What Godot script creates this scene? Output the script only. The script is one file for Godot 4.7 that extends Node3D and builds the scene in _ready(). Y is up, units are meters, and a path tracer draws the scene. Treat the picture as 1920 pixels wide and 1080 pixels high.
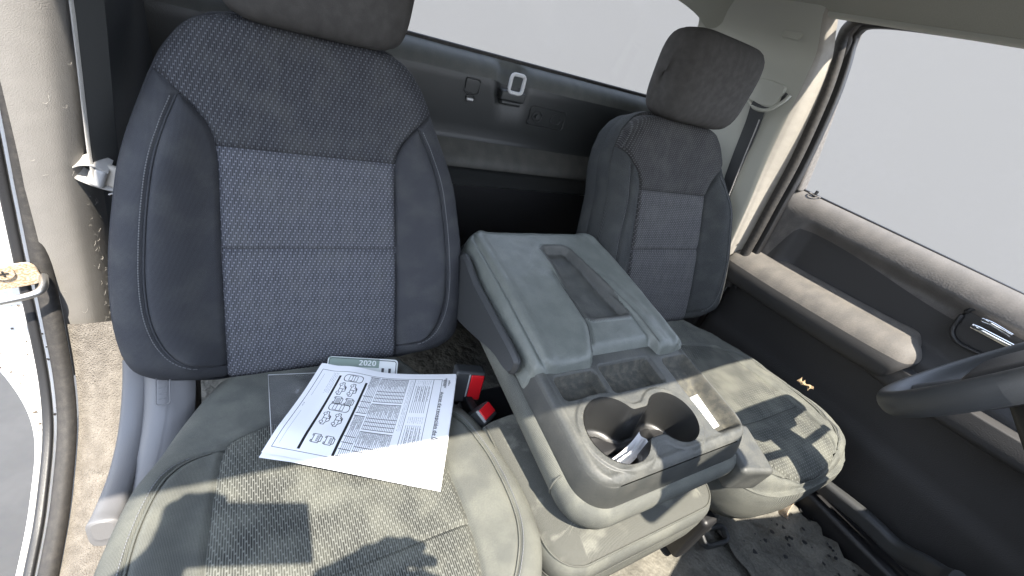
extends Node3D
# Cab of a pickup truck seen from the passenger side: y up, metres, ground at y = 0.
# Points are written relative to the eye height EYE and put on their things by thing()/part().
const EYE := 1.62
var M := {}
var base_of := {}
var used := {}
var rng := RandomNumberGenerator.new()


class Geo:
	var v := PackedVector3Array()
	var n := PackedVector3Array()
	var t := PackedVector2Array()
	var t2 := PackedVector2Array()
	var ix := PackedInt32Array()

	func grid(rows: Array, uvs: Array = [], wrap := false) -> Geo:
		var nr := rows.size()
		var nc: int = rows[0].size()
		var b := v.size()
		var nn := PackedVector3Array()
		nn.resize(nr * nc)
		for i in nr:
			var r: PackedVector3Array = rows[i]
			v.append_array(r)
			if uvs.size() > 0:
				t.append_array(uvs[i])
			else:
				for j in nc:
					t.append(Vector2(r[j].x, r[j].z + r[j].y))
		var m := nc if wrap else nc - 1
		for i in nr - 1:
			for j in m:
				var k := (j + 1) % nc
				var a := i * nc + j
				var c := i * nc + k
				var d := (i + 1) * nc + j
				var e := (i + 1) * nc + k
				var va := v[b + a]
				var ve := v[b + e]
				var vc := v[b + c]
				var vd := v[b + d]
				var f1 := (ve - va).cross(vc - va)
				var f2 := (vd - va).cross(ve - va)
				nn[a] += f1 + f2
				nn[c] += f1
				nn[e] += f1 + f2
				nn[d] += f2
				ix.append_array(PackedInt32Array([b + a, b + c, b + e, b + a, b + e, b + d]))
		for x in nn:
			n.append(x.normalized() if x.length_squared() > 0.0 else Vector3.UP)
		return self

	func fan(loop: PackedVector3Array, mid: Vector3) -> Geo:
		var inner := PackedVector3Array()
		for p in loop:
			inner.append(mid)
		return grid([loop, inner], [], true)

	func tri(a: Vector3, b: Vector3, c: Vector3) -> void:
		var k := v.size()
		var f := (c - a).cross(b - a).normalized()
		for p in [a, b, c]:
			v.append(p)
			n.append(f)
			t.append(Vector2(p.x, p.z))
		ix.append_array(PackedInt32Array([k, k + 1, k + 2]))

	func rbox(c: Vector3, size: Vector3, r: float, B := Basis.IDENTITY, k := 3, bulge := 0.0) -> Geo:
		var h := size * 0.5
		r = minf(r, minf(h.x, minf(h.y, h.z)) * 0.999)
		for f in 6:
			var ax := f % 3
			var s := 1.0 if f < 3 else -1.0
			var p := (ax + 1) % 3
			var q := (ax + 2) % 3
			var la := _marks(h[p], r, k, bulge > 0.0)
			var lb := _marks(h[q], r, k, bulge > 0.0)
			var rows := []
			var uvs := []
			for i in la.size():
				var row := PackedVector3Array()
				var uv := PackedVector2Array()
				for j in lb.size():
					var jj := j if s > 0 else lb.size() - 1 - j
					var P := Vector3.ZERO
					P[ax] = s * h[ax]
					P[p] = la[i]
					P[q] = lb[jj]
					var Q := P.clamp(-(h - Vector3.ONE * r), h - Vector3.ONE * r)
					var W := Q + (P - Q).normalized() * r
					if bulge > 0.0:
						W[ax] += s * bulge * (1.0 - pow(la[i] / h[p], 2.0)) * (1.0 - pow(lb[jj] / h[q], 2.0))
					row.append(c + B * W)
					uv.append(Vector2(la[i], lb[jj]))
				rows.append(row)
				uvs.append(uv)
			grid(rows, uvs)
		return self

	func _marks(h: float, r: float, k: int, fine: bool) -> PackedFloat32Array:
		var o := PackedFloat32Array()
		for i in k + 1:
			o.append(-h + r * i / k)
		if fine:
			for i in range(1, 8):
				o.append(lerpf(-h + r, h - r, i / 8.0))
		for i in k + 1:
			o.append(h - r + r * i / k)
		return o

	# a closed or open section (x right, y up) swept along a path
	func sweep(path: PackedVector3Array, sec: PackedVector2Array, up := Vector3.UP, scale := PackedFloat32Array(), shut := true, caps := true) -> Geo:
		var rows := []
		var uvs := []
		var l := 0.0
		var per := 0.0
		var np := path.size()
		for i in np:
			var d := (path[mini(i + 1, np - 1)] - path[maxi(i - 1, 0)]).normalized()
			var side := d.cross(up).normalized()
			var u := side.cross(d).normalized()
			var row := PackedVector3Array()
			var uv := PackedVector2Array()
			var sc := scale[i] if scale.size() > 0 else 1.0
			if i > 0:
				l += path[i].distance_to(path[i - 1])
			per = 0.0
			for j in sec.size():
				if j > 0:
					per += sec[j].distance_to(sec[j - 1])
				row.append(path[i] + side * sec[j].x * sc + u * sec[j].y * sc)
				uv.append(Vector2(per, l))
			rows.append(row)
			uvs.append(uv)
		grid(rows, uvs, shut)
		if shut and caps:
			for i in [0, np - 1]:
				fan(rows[i], path[i])
		return self

	func tube(path: PackedVector3Array, r, sides := 8, caps := true) -> Geo:
		var sec := PackedVector2Array()
		for j in sides:
			sec.append(Vector2.from_angle(TAU * j / sides))
		var sc := PackedFloat32Array()
		for i in path.size():
			sc.append(r if r is float else r[i])
		var d := (path[path.size() - 1] - path[0])
		var up := Vector3.UP
		if absf(d.normalized().y) > 0.7:
			up = Vector3.RIGHT
		return sweep(path, sec, up, sc, true, caps)

	# polygon in the plane of T (x, y), thick along T's z, edges chamfered
	func slab(poly: PackedVector2Array, thick: float, T: Transform3D, bev := 0.001) -> Geo:
		var N := poly.size()
		var rings := []
		var ar := 0.0
		for i in N:
			ar += poly[i].cross(poly[(i + 1) % N])
		var sg := 1.0 if ar > 0 else -1.0
		for k in 4:
			var ins := bev if k == 0 or k == 3 else 0.0
			var z: float = [0.0, bev, thick - bev, thick][k]
			var row := PackedVector3Array()
			for i in N:
				var a := (poly[i] - poly[(i + N - 1) % N]).normalized()
				var b := (poly[(i + 1) % N] - poly[i]).normalized()
				var nn := (Vector2(-a.y, a.x) + Vector2(-b.y, b.x)) * sg
				nn = nn.normalized() if nn.length() > 0.01 else Vector2.ZERO
				var p := poly[i] + nn * ins
				row.append(T * Vector3(p.x, p.y, z))
			rings.append(row)
		grid([rings[0], rings[1]], [], true)
		grid([rings[1], rings[2]], [], true)
		grid([rings[2], rings[3]], [], true)
		var tr := Geometry2D.triangulate_polygon(poly)
		for i in range(0, tr.size(), 3):
			tri(rings[3][tr[i]], rings[3][tr[i + 1]], rings[3][tr[i + 2]])
			tri(rings[0][tr[i]], rings[0][tr[i + 2]], rings[0][tr[i + 1]])
		return self

	func mesh(o: Vector3, m: Material) -> ArrayMesh:
		var a := []
		a.resize(Mesh.ARRAY_MAX)
		var w := v.duplicate()
		for i in w.size():
			w[i] -= o
		a[Mesh.ARRAY_VERTEX] = w
		a[Mesh.ARRAY_NORMAL] = n
		a[Mesh.ARRAY_TEX_UV] = t
		var uv2 := PackedVector2Array()
		for p in t:
			uv2.append(p)
		a[Mesh.ARRAY_TEX_UV2] = uv2
		a[Mesh.ARRAY_INDEX] = ix
		var am := ArrayMesh.new()
		am.add_surface_from_arrays(Mesh.PRIMITIVE_TRIANGLES, a)
		am.surface_set_material(0, m)
		return am


func numbered(parent: Node, called: String) -> String:
	var key := str(parent.get_instance_id()) + called
	var k: int = used.get(key, 0)
	used[key] = k + 1
	return called if k == 0 else "%s_%03d" % [called, k]


func tag(o: Node, label: String, category: String, group := "", kind := "") -> Node:
	if label:
		o.set_meta("label", label)
	if category:
		o.set_meta("category", category)
	if group:
		o.set_meta("group", group)
	if kind:
		o.set_meta("kind", kind)
	return o


func thing(called: String, label: String, category: String, base: Vector3, group := "", kind := "") -> Node3D:
	var o := Node3D.new()
	o.name = numbered(self, called)
	add_child(o)
	o.position = base + Vector3(0, EYE, 0)
	base_of[o] = base
	tag(o, label, category, group, kind)
	return o


func part(o: Node3D, called: String, g: Geo, m: Material, label := "", kind := "") -> MeshInstance3D:
	var i := MeshInstance3D.new()
	i.name = numbered(o, called)
	i.mesh = g.mesh(base_of[o], m)
	o.add_child(i)
	base_of[i] = base_of[o]
	tag(i, label, "", "", kind)
	return i


func single(called: String, g: Geo, m: Material, label: String, category: String, base: Vector3, kind := "", group := "") -> MeshInstance3D:
	var i := MeshInstance3D.new()
	i.name = numbered(self, called)
	i.mesh = g.mesh(base, m)
	add_child(i)
	i.position = base + Vector3(0, EYE, 0)
	base_of[i] = base
	tag(i, label, category, group, kind)
	return i


func V(x: float, y: float, z: float) -> Vector3:
	return Vector3(x, y, z)


# Catmull-Rom through points
func curve(p: Array, per := 8) -> PackedVector3Array:
	var o := PackedVector3Array()
	for i in p.size() - 1:
		var a: Vector3 = p[maxi(i - 1, 0)]
		var b: Vector3 = p[i]
		var c: Vector3 = p[i + 1]
		var d: Vector3 = p[mini(i + 2, p.size() - 1)]
		for k in per:
			o.append(b.cubic_interpolate(c, a, d, float(k) / per))
	o.append(p[p.size() - 1])
	return o


func ring2(pts: Array, per := 6) -> PackedVector2Array:
	var o := PackedVector2Array()
	var N := pts.size()
	for i in N:
		for k in per:
			o.append((pts[i] as Vector2).cubic_interpolate(pts[(i + 1) % N], pts[(i + N - 1) % N], pts[(i + 2) % N], float(k) / per))
	return o


func rrect(w: float, h: float, r: float, k := 4, c := Vector2.ZERO) -> PackedVector2Array:
	var o := PackedVector2Array()
	for q in 4:
		var cc := Vector2((w * 0.5 - r) * [1, -1, -1, 1][q], (h * 0.5 - r) * [1, 1, -1, -1][q])
		for i in k + 1:
			o.append(c + cc + Vector2.from_angle(PI * 0.5 * (q + float(i) / k)) * r)
	return o


# smooth table look-up
func tab(x: float, xs: Array, ys: Array) -> float:
	var N := xs.size()
	if x <= xs[0]:
		return ys[0]
	if x >= xs[N - 1]:
		return ys[N - 1]
	var i := 0
	while x > xs[i + 1]:
		i += 1
	var h: float = xs[i + 1] - xs[i]
	var t: float = (x - xs[i]) / h
	var m0: float = (ys[i + 1] - ys[i]) / h
	var m1 := m0
	if i > 0:
		m0 = (ys[i + 1] - ys[i - 1]) / (xs[i + 1] - xs[i - 1])
	if i < N - 2:
		m1 = (ys[i + 2] - ys[i]) / (xs[i + 2] - xs[i])
	var t2 := t * t
	var t3 := t2 * t
	return (2 * t3 - 3 * t2 + 1) * ys[i] + (t3 - 2 * t2 + t) * h * m0 + (-2 * t3 + 3 * t2) * ys[i + 1] + (t3 - t2) * h * m1


func gauss(x: float, w: float) -> float:
	return exp(-(x / w) * (x / w))


func round_drop(m: float, r: float) -> float:
	m = clampf(m, 0.0, r)
	return r - sqrt(r * r - m * m)


# ---------------------------------------------------------------- materials
func lin(r: float, g: float, b: float) -> Color:
	return Color(r, g, b).linear_to_srgb()


func mat(called: String, c: Color, rough := 0.8, metal := 0.0, spec := 0.5) -> StandardMaterial3D:
	var m := StandardMaterial3D.new()
	m.resource_name = called
	m.albedo_color = c
	m.roughness = rough
	m.metallic = metal
	m.metallic_specular = spec
	m.cull_mode = BaseMaterial3D.CULL_DISABLED
	M[called] = m
	return m


func tex(im: Image) -> ImageTexture:
	im.generate_mipmaps()
	return ImageTexture.create_from_image(im)


func noise_img(N: int, seed_: int, freq: float, octs: int) -> Image:
	var f := FastNoiseLite.new()
	f.seed = seed_
	f.noise_type = FastNoiseLite.TYPE_SIMPLEX_SMOOTH
	f.frequency = freq
	f.fractal_octaves = octs
	return f.get_seamless_image(N, N)


# grain: fine bump normal map + mottled colour between two shades
func mottled(seed_: int, freq: float, octs: int, a: Color, b: Color, lo := 0.3, hi := 0.7, N := 512) -> ImageTexture:
	var im := noise_img(N, seed_, freq, octs)
	var fine := noise_img(N, seed_ + 500, 0.16, 3)
	var o := Image.create(N, N, false, Image.FORMAT_RGB8)
	for y in N:
		for x in N:
			var k := smoothstep(lo, hi, im.get_pixel(x, y).r) * 0.65 + smoothstep(0.25, 0.85, fine.get_pixel(x, y).r) * 0.35
			o.set_pixel(x, y, a.lerp(b, k))
	return tex(o)


func bump(seed_: int, freq: float, octs: int, strength: float, N := 512) -> ImageTexture:
	var im := noise_img(N, seed_, freq, octs)
	im.convert(Image.FORMAT_RGBA8)
	im.bump_map_to_normal_map(strength)
	return tex(im)


func tri_map(m: StandardMaterial3D, metres: float) -> void:
	m.uv1_triplanar = true
	m.uv1_scale = Vector3.ONE / metres


# sparse grainy dust: alpha mask texture used as detail
func dust_tex(seed_: int, c: Color, lo: float, hi: float, most: float) -> ImageTexture:
	var N := 1024
	var big := noise_img(N, seed_, 0.006, 4)
	var fine := noise_img(N, seed_ + 7, 0.12, 2)
	var o := Image.create(N, N, false, Image.FORMAT_RGBA8)
	for y in N:
		for x in N:
			var k := smoothstep(lo, hi, big.get_pixel(x, y).r) * (0.45 + 0.55 * fine.get_pixel(x, y).r)
			o.set_pixel(x, y, Color(c.r, c.g, c.b, k * most))
	return tex(o)


func detail(m: StandardMaterial3D, t: Texture2D) -> void:
	m.detail_enabled = true
	m.detail_albedo = t
	m.detail_blend_mode = BaseMaterial3D.BLEND_MODE_MIX
	m.detail_uv_layer = BaseMaterial3D.DETAIL_UV_2
	m.uv2_scale = Vector3.ONE / 0.5


func weave_maps(RIB: float, LOW: float) -> Array:
	var N := 512
	var cols := 12
	var a := Image.create(N, N, false, Image.FORMAT_RGB8)
	var h := Image.create(N, N, false, Image.FORMAT_RGBA8)
	var r := RandomNumberGenerator.new()
	r.seed = 5
	var jit := []
	for i in cols * 3:
		jit.append(r.randf_range(-0.10, 0.10))
	var grain := noise_img(N, 3, 0.2, 2)
	for y in N:
		for x in N:
			var cx := float(x) / N * cols
			var ci := int(cx)
			var fx := cx - ci - 0.5
			var vy := float(y) / N * 3.0 + (ci % 3) / 3.0
			var fy := fposmod(vy, 1.0)
			var ri := int(floor(vy)) % 3
			# a dash is dark, with a pale gap above it and a pale rib beside it
			var dx := smoothstep(0.20, 0.34, absf(fx))
			var dy := smoothstep(0.40, 0.45, absf(fy - 0.5))
			var pale := maxf(dx * RIB, dy)
			# slanting twill threads inside a dash
			var thread := 0.5 + 0.5 * sin((y * 1.0 + x * 0.5) / N * TAU * 66.0)
			var g := grain.get_pixel(x, y).r - 0.5
			var k: float = LOW + jit[ci * 3 + ri] * 0.4 + 0.45 * pale + 0.07 * thread + g * 0.25
			k = clampf(k, 0.0, 1.0)
			a.set_pixel(x, y, Color(k, k, k))
			var hh := clampf(0.35 + 0.45 * pale + 0.15 * thread + g * 0.3, 0, 1)
			h.set_pixel(x, y, Color(hh, hh, hh))
	h.bump_map_to_normal_map(6.0)
	return [tex(a), tex(h)]


func knit_maps() -> Array:
	var N := 256
	var a := Image.create(N, N, false, Image.FORMAT_RGB8)
	var h := Image.create(N, N, false, Image.FORMAT_RGBA8)
	var grain := noise_img(N, 31, 0.25, 2)
	for y in N:
		for x in N:
			var s := sin(x * TAU * 16 / N + (PI if int(y * 16.0 / N) % 2 == 1 else 0.0)) * sin(y * TAU * 8 / N)
			var g := grain.get_pixel(x, y).r - 0.5
			var k := clampf(0.62 + 0.17 * s + g * 0.65, 0, 1)
			a.set_pixel(x, y, Color(k, k, k))
			h.set_pixel(x, y, Color(k, k, k))
	h.bump_map_to_normal_map(4.0)
	return [tex(a), tex(h)]


func fabric(called: String, c: Color, maps: Array, size: Vector2, dust: Texture2D = null) -> StandardMaterial3D:
	var m := mat(called, c, 0.95, 0.0, 0.25)
	m.albedo_texture = maps[0]
	m.normal_enabled = true
	m.normal_texture = maps[1]
	m.normal_scale = 0.5
	m.uv1_scale = Vector3(1.0 / size.x, 1.0 / size.y, 1)
	if dust:
		detail(m, dust)
	return m


const BACK := Vector2(0.031, 0.045)


func materials() -> void:
	var wv := weave_maps(0.45, 0.50)
	var wc := weave_maps(0.90, 0.40)
	var kn := knit_maps()
	var dust_soft := dust_tex(11, lin(0.17, 0.17, 0.15), 0.35, 0.95, 0.16)
	var dust_heavy := dust_tex(23, lin(0.25, 0.247, 0.205), 0.15, 0.95, 0.35)
	var stains := dust_tex(41, lin(0.34, 0.335, 0.28), 0.55, 0.80, 0.30)
	fabric("weave_back", lin(0.215, 0.222, 0.25), wv, BACK, dust_soft)
	fabric("weave_yoke", lin(0.125, 0.129, 0.143), wv, BACK, dust_soft)
	fabric("weave_driver_yoke", lin(0.12, 0.118, 0.118), wv, BACK, dust_soft)
	fabric("weave_cushion", lin(0.172, 0.176, 0.158), wc, Vector2(0.034, 0.054), dust_heavy)
	fabric("weave_driver", lin(0.19, 0.188, 0.19), wv, BACK, dust_soft)
	fabric("knit_back", lin(0.135, 0.140, 0.155), kn, Vector2(0.022, 0.022), dust_soft)
	fabric("knit_cushion", lin(0.265, 0.272, 0.245), kn, Vector2(0.022, 0.022), dust_heavy)
	fabric("knit_driver", lin(0.135, 0.142, 0.142), kn, Vector2(0.022, 0.022), dust_soft)
	fabric("knit_stained", lin(0.23, 0.232, 0.205), kn, Vector2(0.022, 0.022), stains)
	var hd := mat("headrest_cloth", Color.WHITE, 0.95, 0.0, 0.25)
	hd.albedo_texture = mottled(33, 0.012, 5, lin(0.060, 0.057, 0.054), lin(0.090, 0.086, 0.081), 0.1, 0.95)
	hd.normal_enabled = true
	hd.normal_texture = bump(35, 0.25, 2, 2.0)
	hd.normal_scale = 0.4
	tri_map(hd, 0.16)
	mat("thread", lin(0.16, 0.165, 0.17), 0.9)
	mat("thread_pale", lin(0.30, 0.30, 0.27), 0.9)
	var grain := bump(51, 0.10, 3, 3.0)
	# moulded plastics
	for d in [["plastic_dark", lin(0.040, 0.042, 0.043), 0.50, 0.12], ["plastic_black", lin(0.016, 0.016, 0.017), 0.45, 0.12], ["plastic_cup", lin(0.022, 0.0225, 0.0222), 0.40, 0.10], ["plastic_shield", lin(0.135, 0.134, 0.136), 0.45, 0.10],
			["plastic_trim", lin(0.42, 0.418, 0.36), 0.75, 0.10], ["plastic_rear", lin(0.030, 0.032, 0.032), 0.40, 0.15], ["plastic_grey", lin(0.30, 0.31, 0.32), 0.45, 0.1]]:
		var m := mat(d[0], d[1], d[2])
		m.normal_enabled = true
		m.normal_texture = grain
		m.normal_scale = 0.25
		tri_map(m, d[3])
	var con := mat("console_plastic", Color.WHITE, 0.48)
	con.albedo_texture = mottled(61, 0.012, 5, lin(0.052, 0.054, 0.051), lin(0.105, 0.105, 0.092), 0.15, 0.95)
	con.roughness_texture = mottled(61, 0.012, 5, Color(0.42, 0.42, 0.42), Color(0.70, 0.70, 0.70), 0.1, 0.9)
	con.roughness = 1.0
	con.normal_enabled = true
	con.normal_texture = grain
	con.normal_scale = 0.25
	tri_map(con, 0.30)
	var rimm := mat("console_rim", Color.WHITE, 0.5)
	rimm.albedo_texture = mottled(63, 0.012, 5, lin(0.034, 0.036, 0.034), lin(0.062, 0.062, 0.055), 0.15, 0.95)
	tri_map(rimm, 0.30)
	var lid := mat("lid_vinyl", Color.WHITE, 1.0)
	lid.albedo_texture = mottled(67, 0.010, 5, lin(0.125, 0.137, 0.124), lin(0.175, 0.186, 0.166), 0.1, 0.9)
	lid.roughness_texture = mottled(68, 0.014, 5, Color(0.33, 0.33, 0.33), Color(0.50, 0.50, 0.50), 0.1, 0.9)
	lid.normal_enabled = true
	lid.normal_texture = grain
	lid.normal_scale = 0.3
	tri_map(lid, 0.25)
	var led := mat("ledge_sheen_tint", Color.WHITE, 0.8)  # paler than the panel: rear window sheen put into the ledge colour
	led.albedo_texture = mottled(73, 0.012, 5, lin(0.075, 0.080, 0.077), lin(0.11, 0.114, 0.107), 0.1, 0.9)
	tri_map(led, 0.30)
	var shf := mat("dusty_shelf", Color.WHITE, 0.7)
	shf.albedo_texture = mottled(74, 0.012, 5, lin(0.055, 0.056, 0.052), lin(0.11, 0.106, 0.094), 0.0, 1.0)
	tri_map(shf, 0.30)
	var pock := mat("pocket_dirt", Color.WHITE, 0.9)
	pock.albedo_texture = mottled(71, 0.02, 5, lin(0.045, 0.046, 0.042), lin(0.13, 0.12, 0.09), 0.25, 0.95)
	tri_map(pock, 0.20)
	var beige := mat("dusty_trim", Color.WHITE, 0.95)
	beige.albedo_texture = mottled(81, 0.014, 5, lin(0.188, 0.180, 0.169), lin(0.212, 0.203, 0.19), 0.1, 0.9)
	beige.normal_enabled = true
	beige.normal_texture = bump(83, 0.25, 2, 2.0)
	beige.normal_scale = 0.5
	tri_map(beige, 0.20)
	var pale := mat("pale_trim", Color.WHITE, 0.95)
	pale.albedo_texture = mottled(82, 0.014, 5, lin(0.29, 0.272, 0.24), lin(0.36, 0.336, 0.295), 0.1, 0.9)
	pale.normal_enabled = true
	pale.normal_texture = beige.normal_texture
	pale.normal_scale = 0.5
	tri_map(pale, 0.20)
	var carp := mat("dusty_carpet", Color.WHITE, 1.0)
	carp.albedo_texture = mottled(91, 0.02, 5, lin(0.115, 0.103, 0.088), lin(0.20, 0.182, 0.158), 0.2, 0.8)
	carp.normal_enabled = true
	carp.normal_texture = bump(93, 0.2, 4, 8.0)
	tri_map(carp, 0.25)
	var door := mat("door_plastic", Color.WHITE, 0.75)
	door.albedo_texture = mottled(101, 0.012, 5, lin(0.080, 0.076, 0.073), lin(0.130, 0.121, 0.113), 0.1, 0.95)
	door.normal_enabled = true
	door.normal_texture = grain
	door.normal_scale = 0.3
	tri_map(door, 0.30)
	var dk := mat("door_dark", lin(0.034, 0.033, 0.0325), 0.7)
	dk.normal_enabled = true
	dk.normal_texture = grain
	dk.normal_scale = 0.3
	tri_map(dk, 0.2)
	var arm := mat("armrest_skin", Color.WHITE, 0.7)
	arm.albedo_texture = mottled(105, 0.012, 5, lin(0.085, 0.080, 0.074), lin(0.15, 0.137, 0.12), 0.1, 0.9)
	arm.normal_enabled = true
	arm.normal_texture = grain
	arm.normal_scale = 0.3
	tri_map(arm, 0.30)
	var sealm := mat("rubber", Color.WHITE, 0.75)
	sealm.albedo_texture = mottled(111, 0.03, 4, lin(0.018, 0.017, 0.0165), lin(0.055, 0.050, 0.044), 0.2, 0.95)
	tri_map(sealm, 0.20)
	var head := mat("headliner_cloth", Color.WHITE, 1.0)
	head.albedo_texture = mottled(121, 0.15, 2, lin(0.30, 0.30, 0.255), lin(0.35, 0.35, 0.30))
	tri_map(head, 0.20)
	var paint := mat("white_paint", Color.WHITE, 0.35)
	paint.albedo_texture = mottled(131, 0.015, 5, lin(0.82, 0.82, 0.81), lin(0.74, 0.735, 0.715), 0.3, 0.9)
	paint.clearcoat_enabled = true
	paint.clearcoat = 0.6
	tri_map(paint, 0.35)
	var fl := mat("floor_rubber", Color.WHITE, 0.8)
	fl.albedo_texture = mottled(141, 0.010, 5, lin(0.09, 0.086, 0.072), lin(0.20, 0.188, 0.155), 0.15, 0.85)
	fl.normal_enabled = true
	fl.normal_texture = bump(143, 0.03, 4, 5.0)
	tri_map(fl, 0.6)
	var wall := mat("grey_render", Color.WHITE, 0.95)
	wall.albedo_texture = mottled(151, 0.01, 4, lin(0.175, 0.175, 0.172), lin(0.179, 0.179, 0.176))
	tri_map(wall, 6.0)
	var gr := mat("grey_concrete", Color.WHITE, 0.95)
	gr.albedo_texture = mottled(152, 0.02, 5, lin(0.052, 0.0525, 0.053), lin(0.062, 0.062, 0.062))
	tri_map(gr, 3.0)
	var fg := mat("frame_grey", Color.WHITE, 0.8)
	fg.albedo_texture = mottled(153, 0.03, 4, lin(0.085, 0.08, 0.076), lin(0.15, 0.14, 0.13), 0.2, 0.8)
	tri_map(fg, 0.2)
	mat("webbing", lin(0.050, 0.052, 0.052), 0.8)
	var web := mat("webbing_pale", lin(0.42, 0.41, 0.39), 0.9)
	web.normal_enabled = true
	web.normal_texture = bump(161, 0.2, 2, 5.0, 256)
	tri_map(web, 0.02)
	mat("latch_beige", lin(0.42, 0.39, 0.34), 0.55)
	mat("latch_grey", lin(0.36, 0.36, 0.36), 0.5)
	mat("steel", lin(0.55, 0.55, 0.54), 0.35, 1.0)
	mat("chrome", lin(0.72, 0.72, 0.72), 0.12, 1.0)
	mat("red_button", lin(0.62, 0.012, 0.018), 0.35)
	var rust := mat("rusty_steel", Color.WHITE, 0.75, 0.3)
	rust.albedo_texture = mottled(171, 0.03, 4, lin(0.50, 0.48, 0.42), lin(0.34, 0.19, 0.08), 0.45, 0.65)
	tri_map(rust, 0.06)
	mat("paper_white", lin(0.80, 0.80, 0.81), 0.9)
	mat("ink", lin(0.05, 0.05, 0.055), 0.8)
	mat("mud", lin(0.12, 0.10, 0.08), 1.0)
	mat("dry_leaf", lin(0.30, 0.22, 0.13), 0.9)
	mat("lint", lin(0.55, 0.53, 0.48), 0.9)
	mat("tether_grey", lin(0.62, 0.62, 0.62), 0.45)
	var gl := mat("clear_glass", Color(0.02, 0.025, 0.022, 0.06), 0.03)
	gl.transparency = BaseMaterial3D.TRANSPARENCY_ALPHA
	gl.metallic_specular = 0.25
	var sl := mat("clear_film", Color(0.6, 0.6, 0.62, 0.14), 0.12)
	sl.transparency = BaseMaterial3D.TRANSPARENCY_ALPHA
	mat("plate_white", lin(0.66, 0.68, 0.66), 0.5)
	mat("plate_green", lin(0.20, 0.26, 0.22), 0.5)
	mat("phone_black", lin(0.02, 0.02, 0.022), 0.3)
	mat("skin", lin(0.42, 0.25, 0.17), 0.55)
	mat("shirt", lin(0.10, 0.12, 0.16), 0.95)


# ---------------------------------------------------------------- place
func set_view() -> void:
	var cam := Camera3D.new()
	cam.name = "camera"
	cam.fov = 68.709
	cam.near = 0.004
	cam.far = 120.0
	add_child(cam)
	var right := V(0.861, 0.267, 0.434)
	var up := V(0.045, 0.809, -0.587)
	cam.transform = Transform3D(Basis(right, up, right.cross(up)).orthonormalized(), V(0, EYE, 0))
	cam.current = true
	var env := Environment.new()
	env.background_mode = Environment.BG_SKY
	var sky := Sky.new()
	var sm := ProceduralSkyMaterial.new()
	sm.sky_top_color = Color(0.72, 0.785, 0.90)
	sm.sky_horizon_color = Color(0.90, 0.915, 0.93)
	sm.sky_curve = 0.25
	sm.ground_bottom_color = Color(0.45, 0.45, 0.45)
	sm.ground_horizon_color = Color(0.62, 0.62, 0.62)
	sm.energy_multiplier = SKY
	sky.sky_material = sm
	env.sky = sky
	env.tonemap_mode = Environment.TONE_MAPPER_LINEAR
	env.tonemap_exposure = EXPO
	env.sdfgi_enabled = true
	env.ssao_enabled = true
	env.ssil_enabled = true
	var we := WorldEnvironment.new()
	we.name = "daylight"
	we.environment = env
	add_child(we)
	var sun := DirectionalLight3D.new()
	sun.name = "sun"
	sun.light_energy = SUN
	sun.light_color = Color(1.0, 0.965, 0.91)
	sun.light_angular_distance = 0.53
	sun.shadow_enabled = true
	add_child(sun)
	sun.look_at_from_position(Vector3.ZERO, V(-0.020, -0.871, -0.490), Vector3.FORWARD)


const SKY := 1.36
const SUN := 1.42
const EXPO := 3.8


func wall_x(y: float, x0: float) -> float:
	return x0 - 0.11 * y


func build_place() -> void:
	# ground and the plain grey wall behind the truck
	var g := Geo.new()
	var rows := []
	for i in 13:
		var r := PackedVector3Array()
		for j in 13:
			r.append(V(-40 + i * 80.0 / 12, -EYE, -40 + j * 80.0 / 12))
		rows.append(r)
	g.grid(rows)
	single("ground", g, M.grey_concrete, "plain grey concrete ground outside the truck", "ground", V(0, -EYE, 0), "structure")
	var w := Geo.new()
	var T := Transform3D(Basis(V(0.6, 0, 0.8), Vector3.UP, V(-0.8, 0, 0.6)), V(4.9, -EYE, -3.8))
	w.slab(PackedVector2Array([Vector2(-16, 0), Vector2(16, 0), Vector2(16, 3.6), Vector2(-16, 3.6)]), 0.2, T, 0.01)
	single("backdrop", w, M.grey_render, "plain light grey backdrop wall seen through both windows", "backdrop", V(4.9, -EYE, -3.8), "structure")
	# cab floor
	var f := Geo.new()
	rows = []
	var nz := FastNoiseLite.new()
	nz.seed = 4
	nz.frequency = 5.0
	for i in 60:
		var r := PackedVector3Array()
		for j in 40:
			var x := lerpf(-0.30, 1.42, i / 59.0)
			var z := lerpf(-1.16, 0.75, j / 39.0)
			# a low tunnel hump in the middle
			r.append(V(x, -1.0 + 0.05 * gauss(x - 0.56, 0.28) + 0.006 * nz.get_noise_2d(x, z), z))
		rows.append(r)
	f.grid(rows)
	single("cab_floor", f, M.floor_rubber, "dirty grey rubber floor of the cab, muddy and scuffed", "floor", V(0.56, -1.0, -0.2), "structure")
	var pan := Geo.new()
	pan.rbox(V(0.56, -1.06, -0.2), V(1.9, 0.06, 1.95), 0.01)
	single("floor_pan", pan, M.plastic_black, "black steel underside below the cab floor", "floor", V(0.56, -1.06, -0.2), "structure")
	var rk := Geo.new()
	rk.rbox(V(1.45, -0.955, -0.2), V(0.18, 0.10, 1.95), 0.02)
	rk.rbox(V(1.46, -0.60, -0.95), V(0.10, 0.80, 0.46), 0.02)
	single("rocker_panel", rk, M.plastic_black, "black inner sill and lower pillar beside the driver seat", "sill", V(1.45, -1.0, -0.2), "structure")
	build_rear()
	build_roof()
	build_pillars()
	build_dash()


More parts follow.
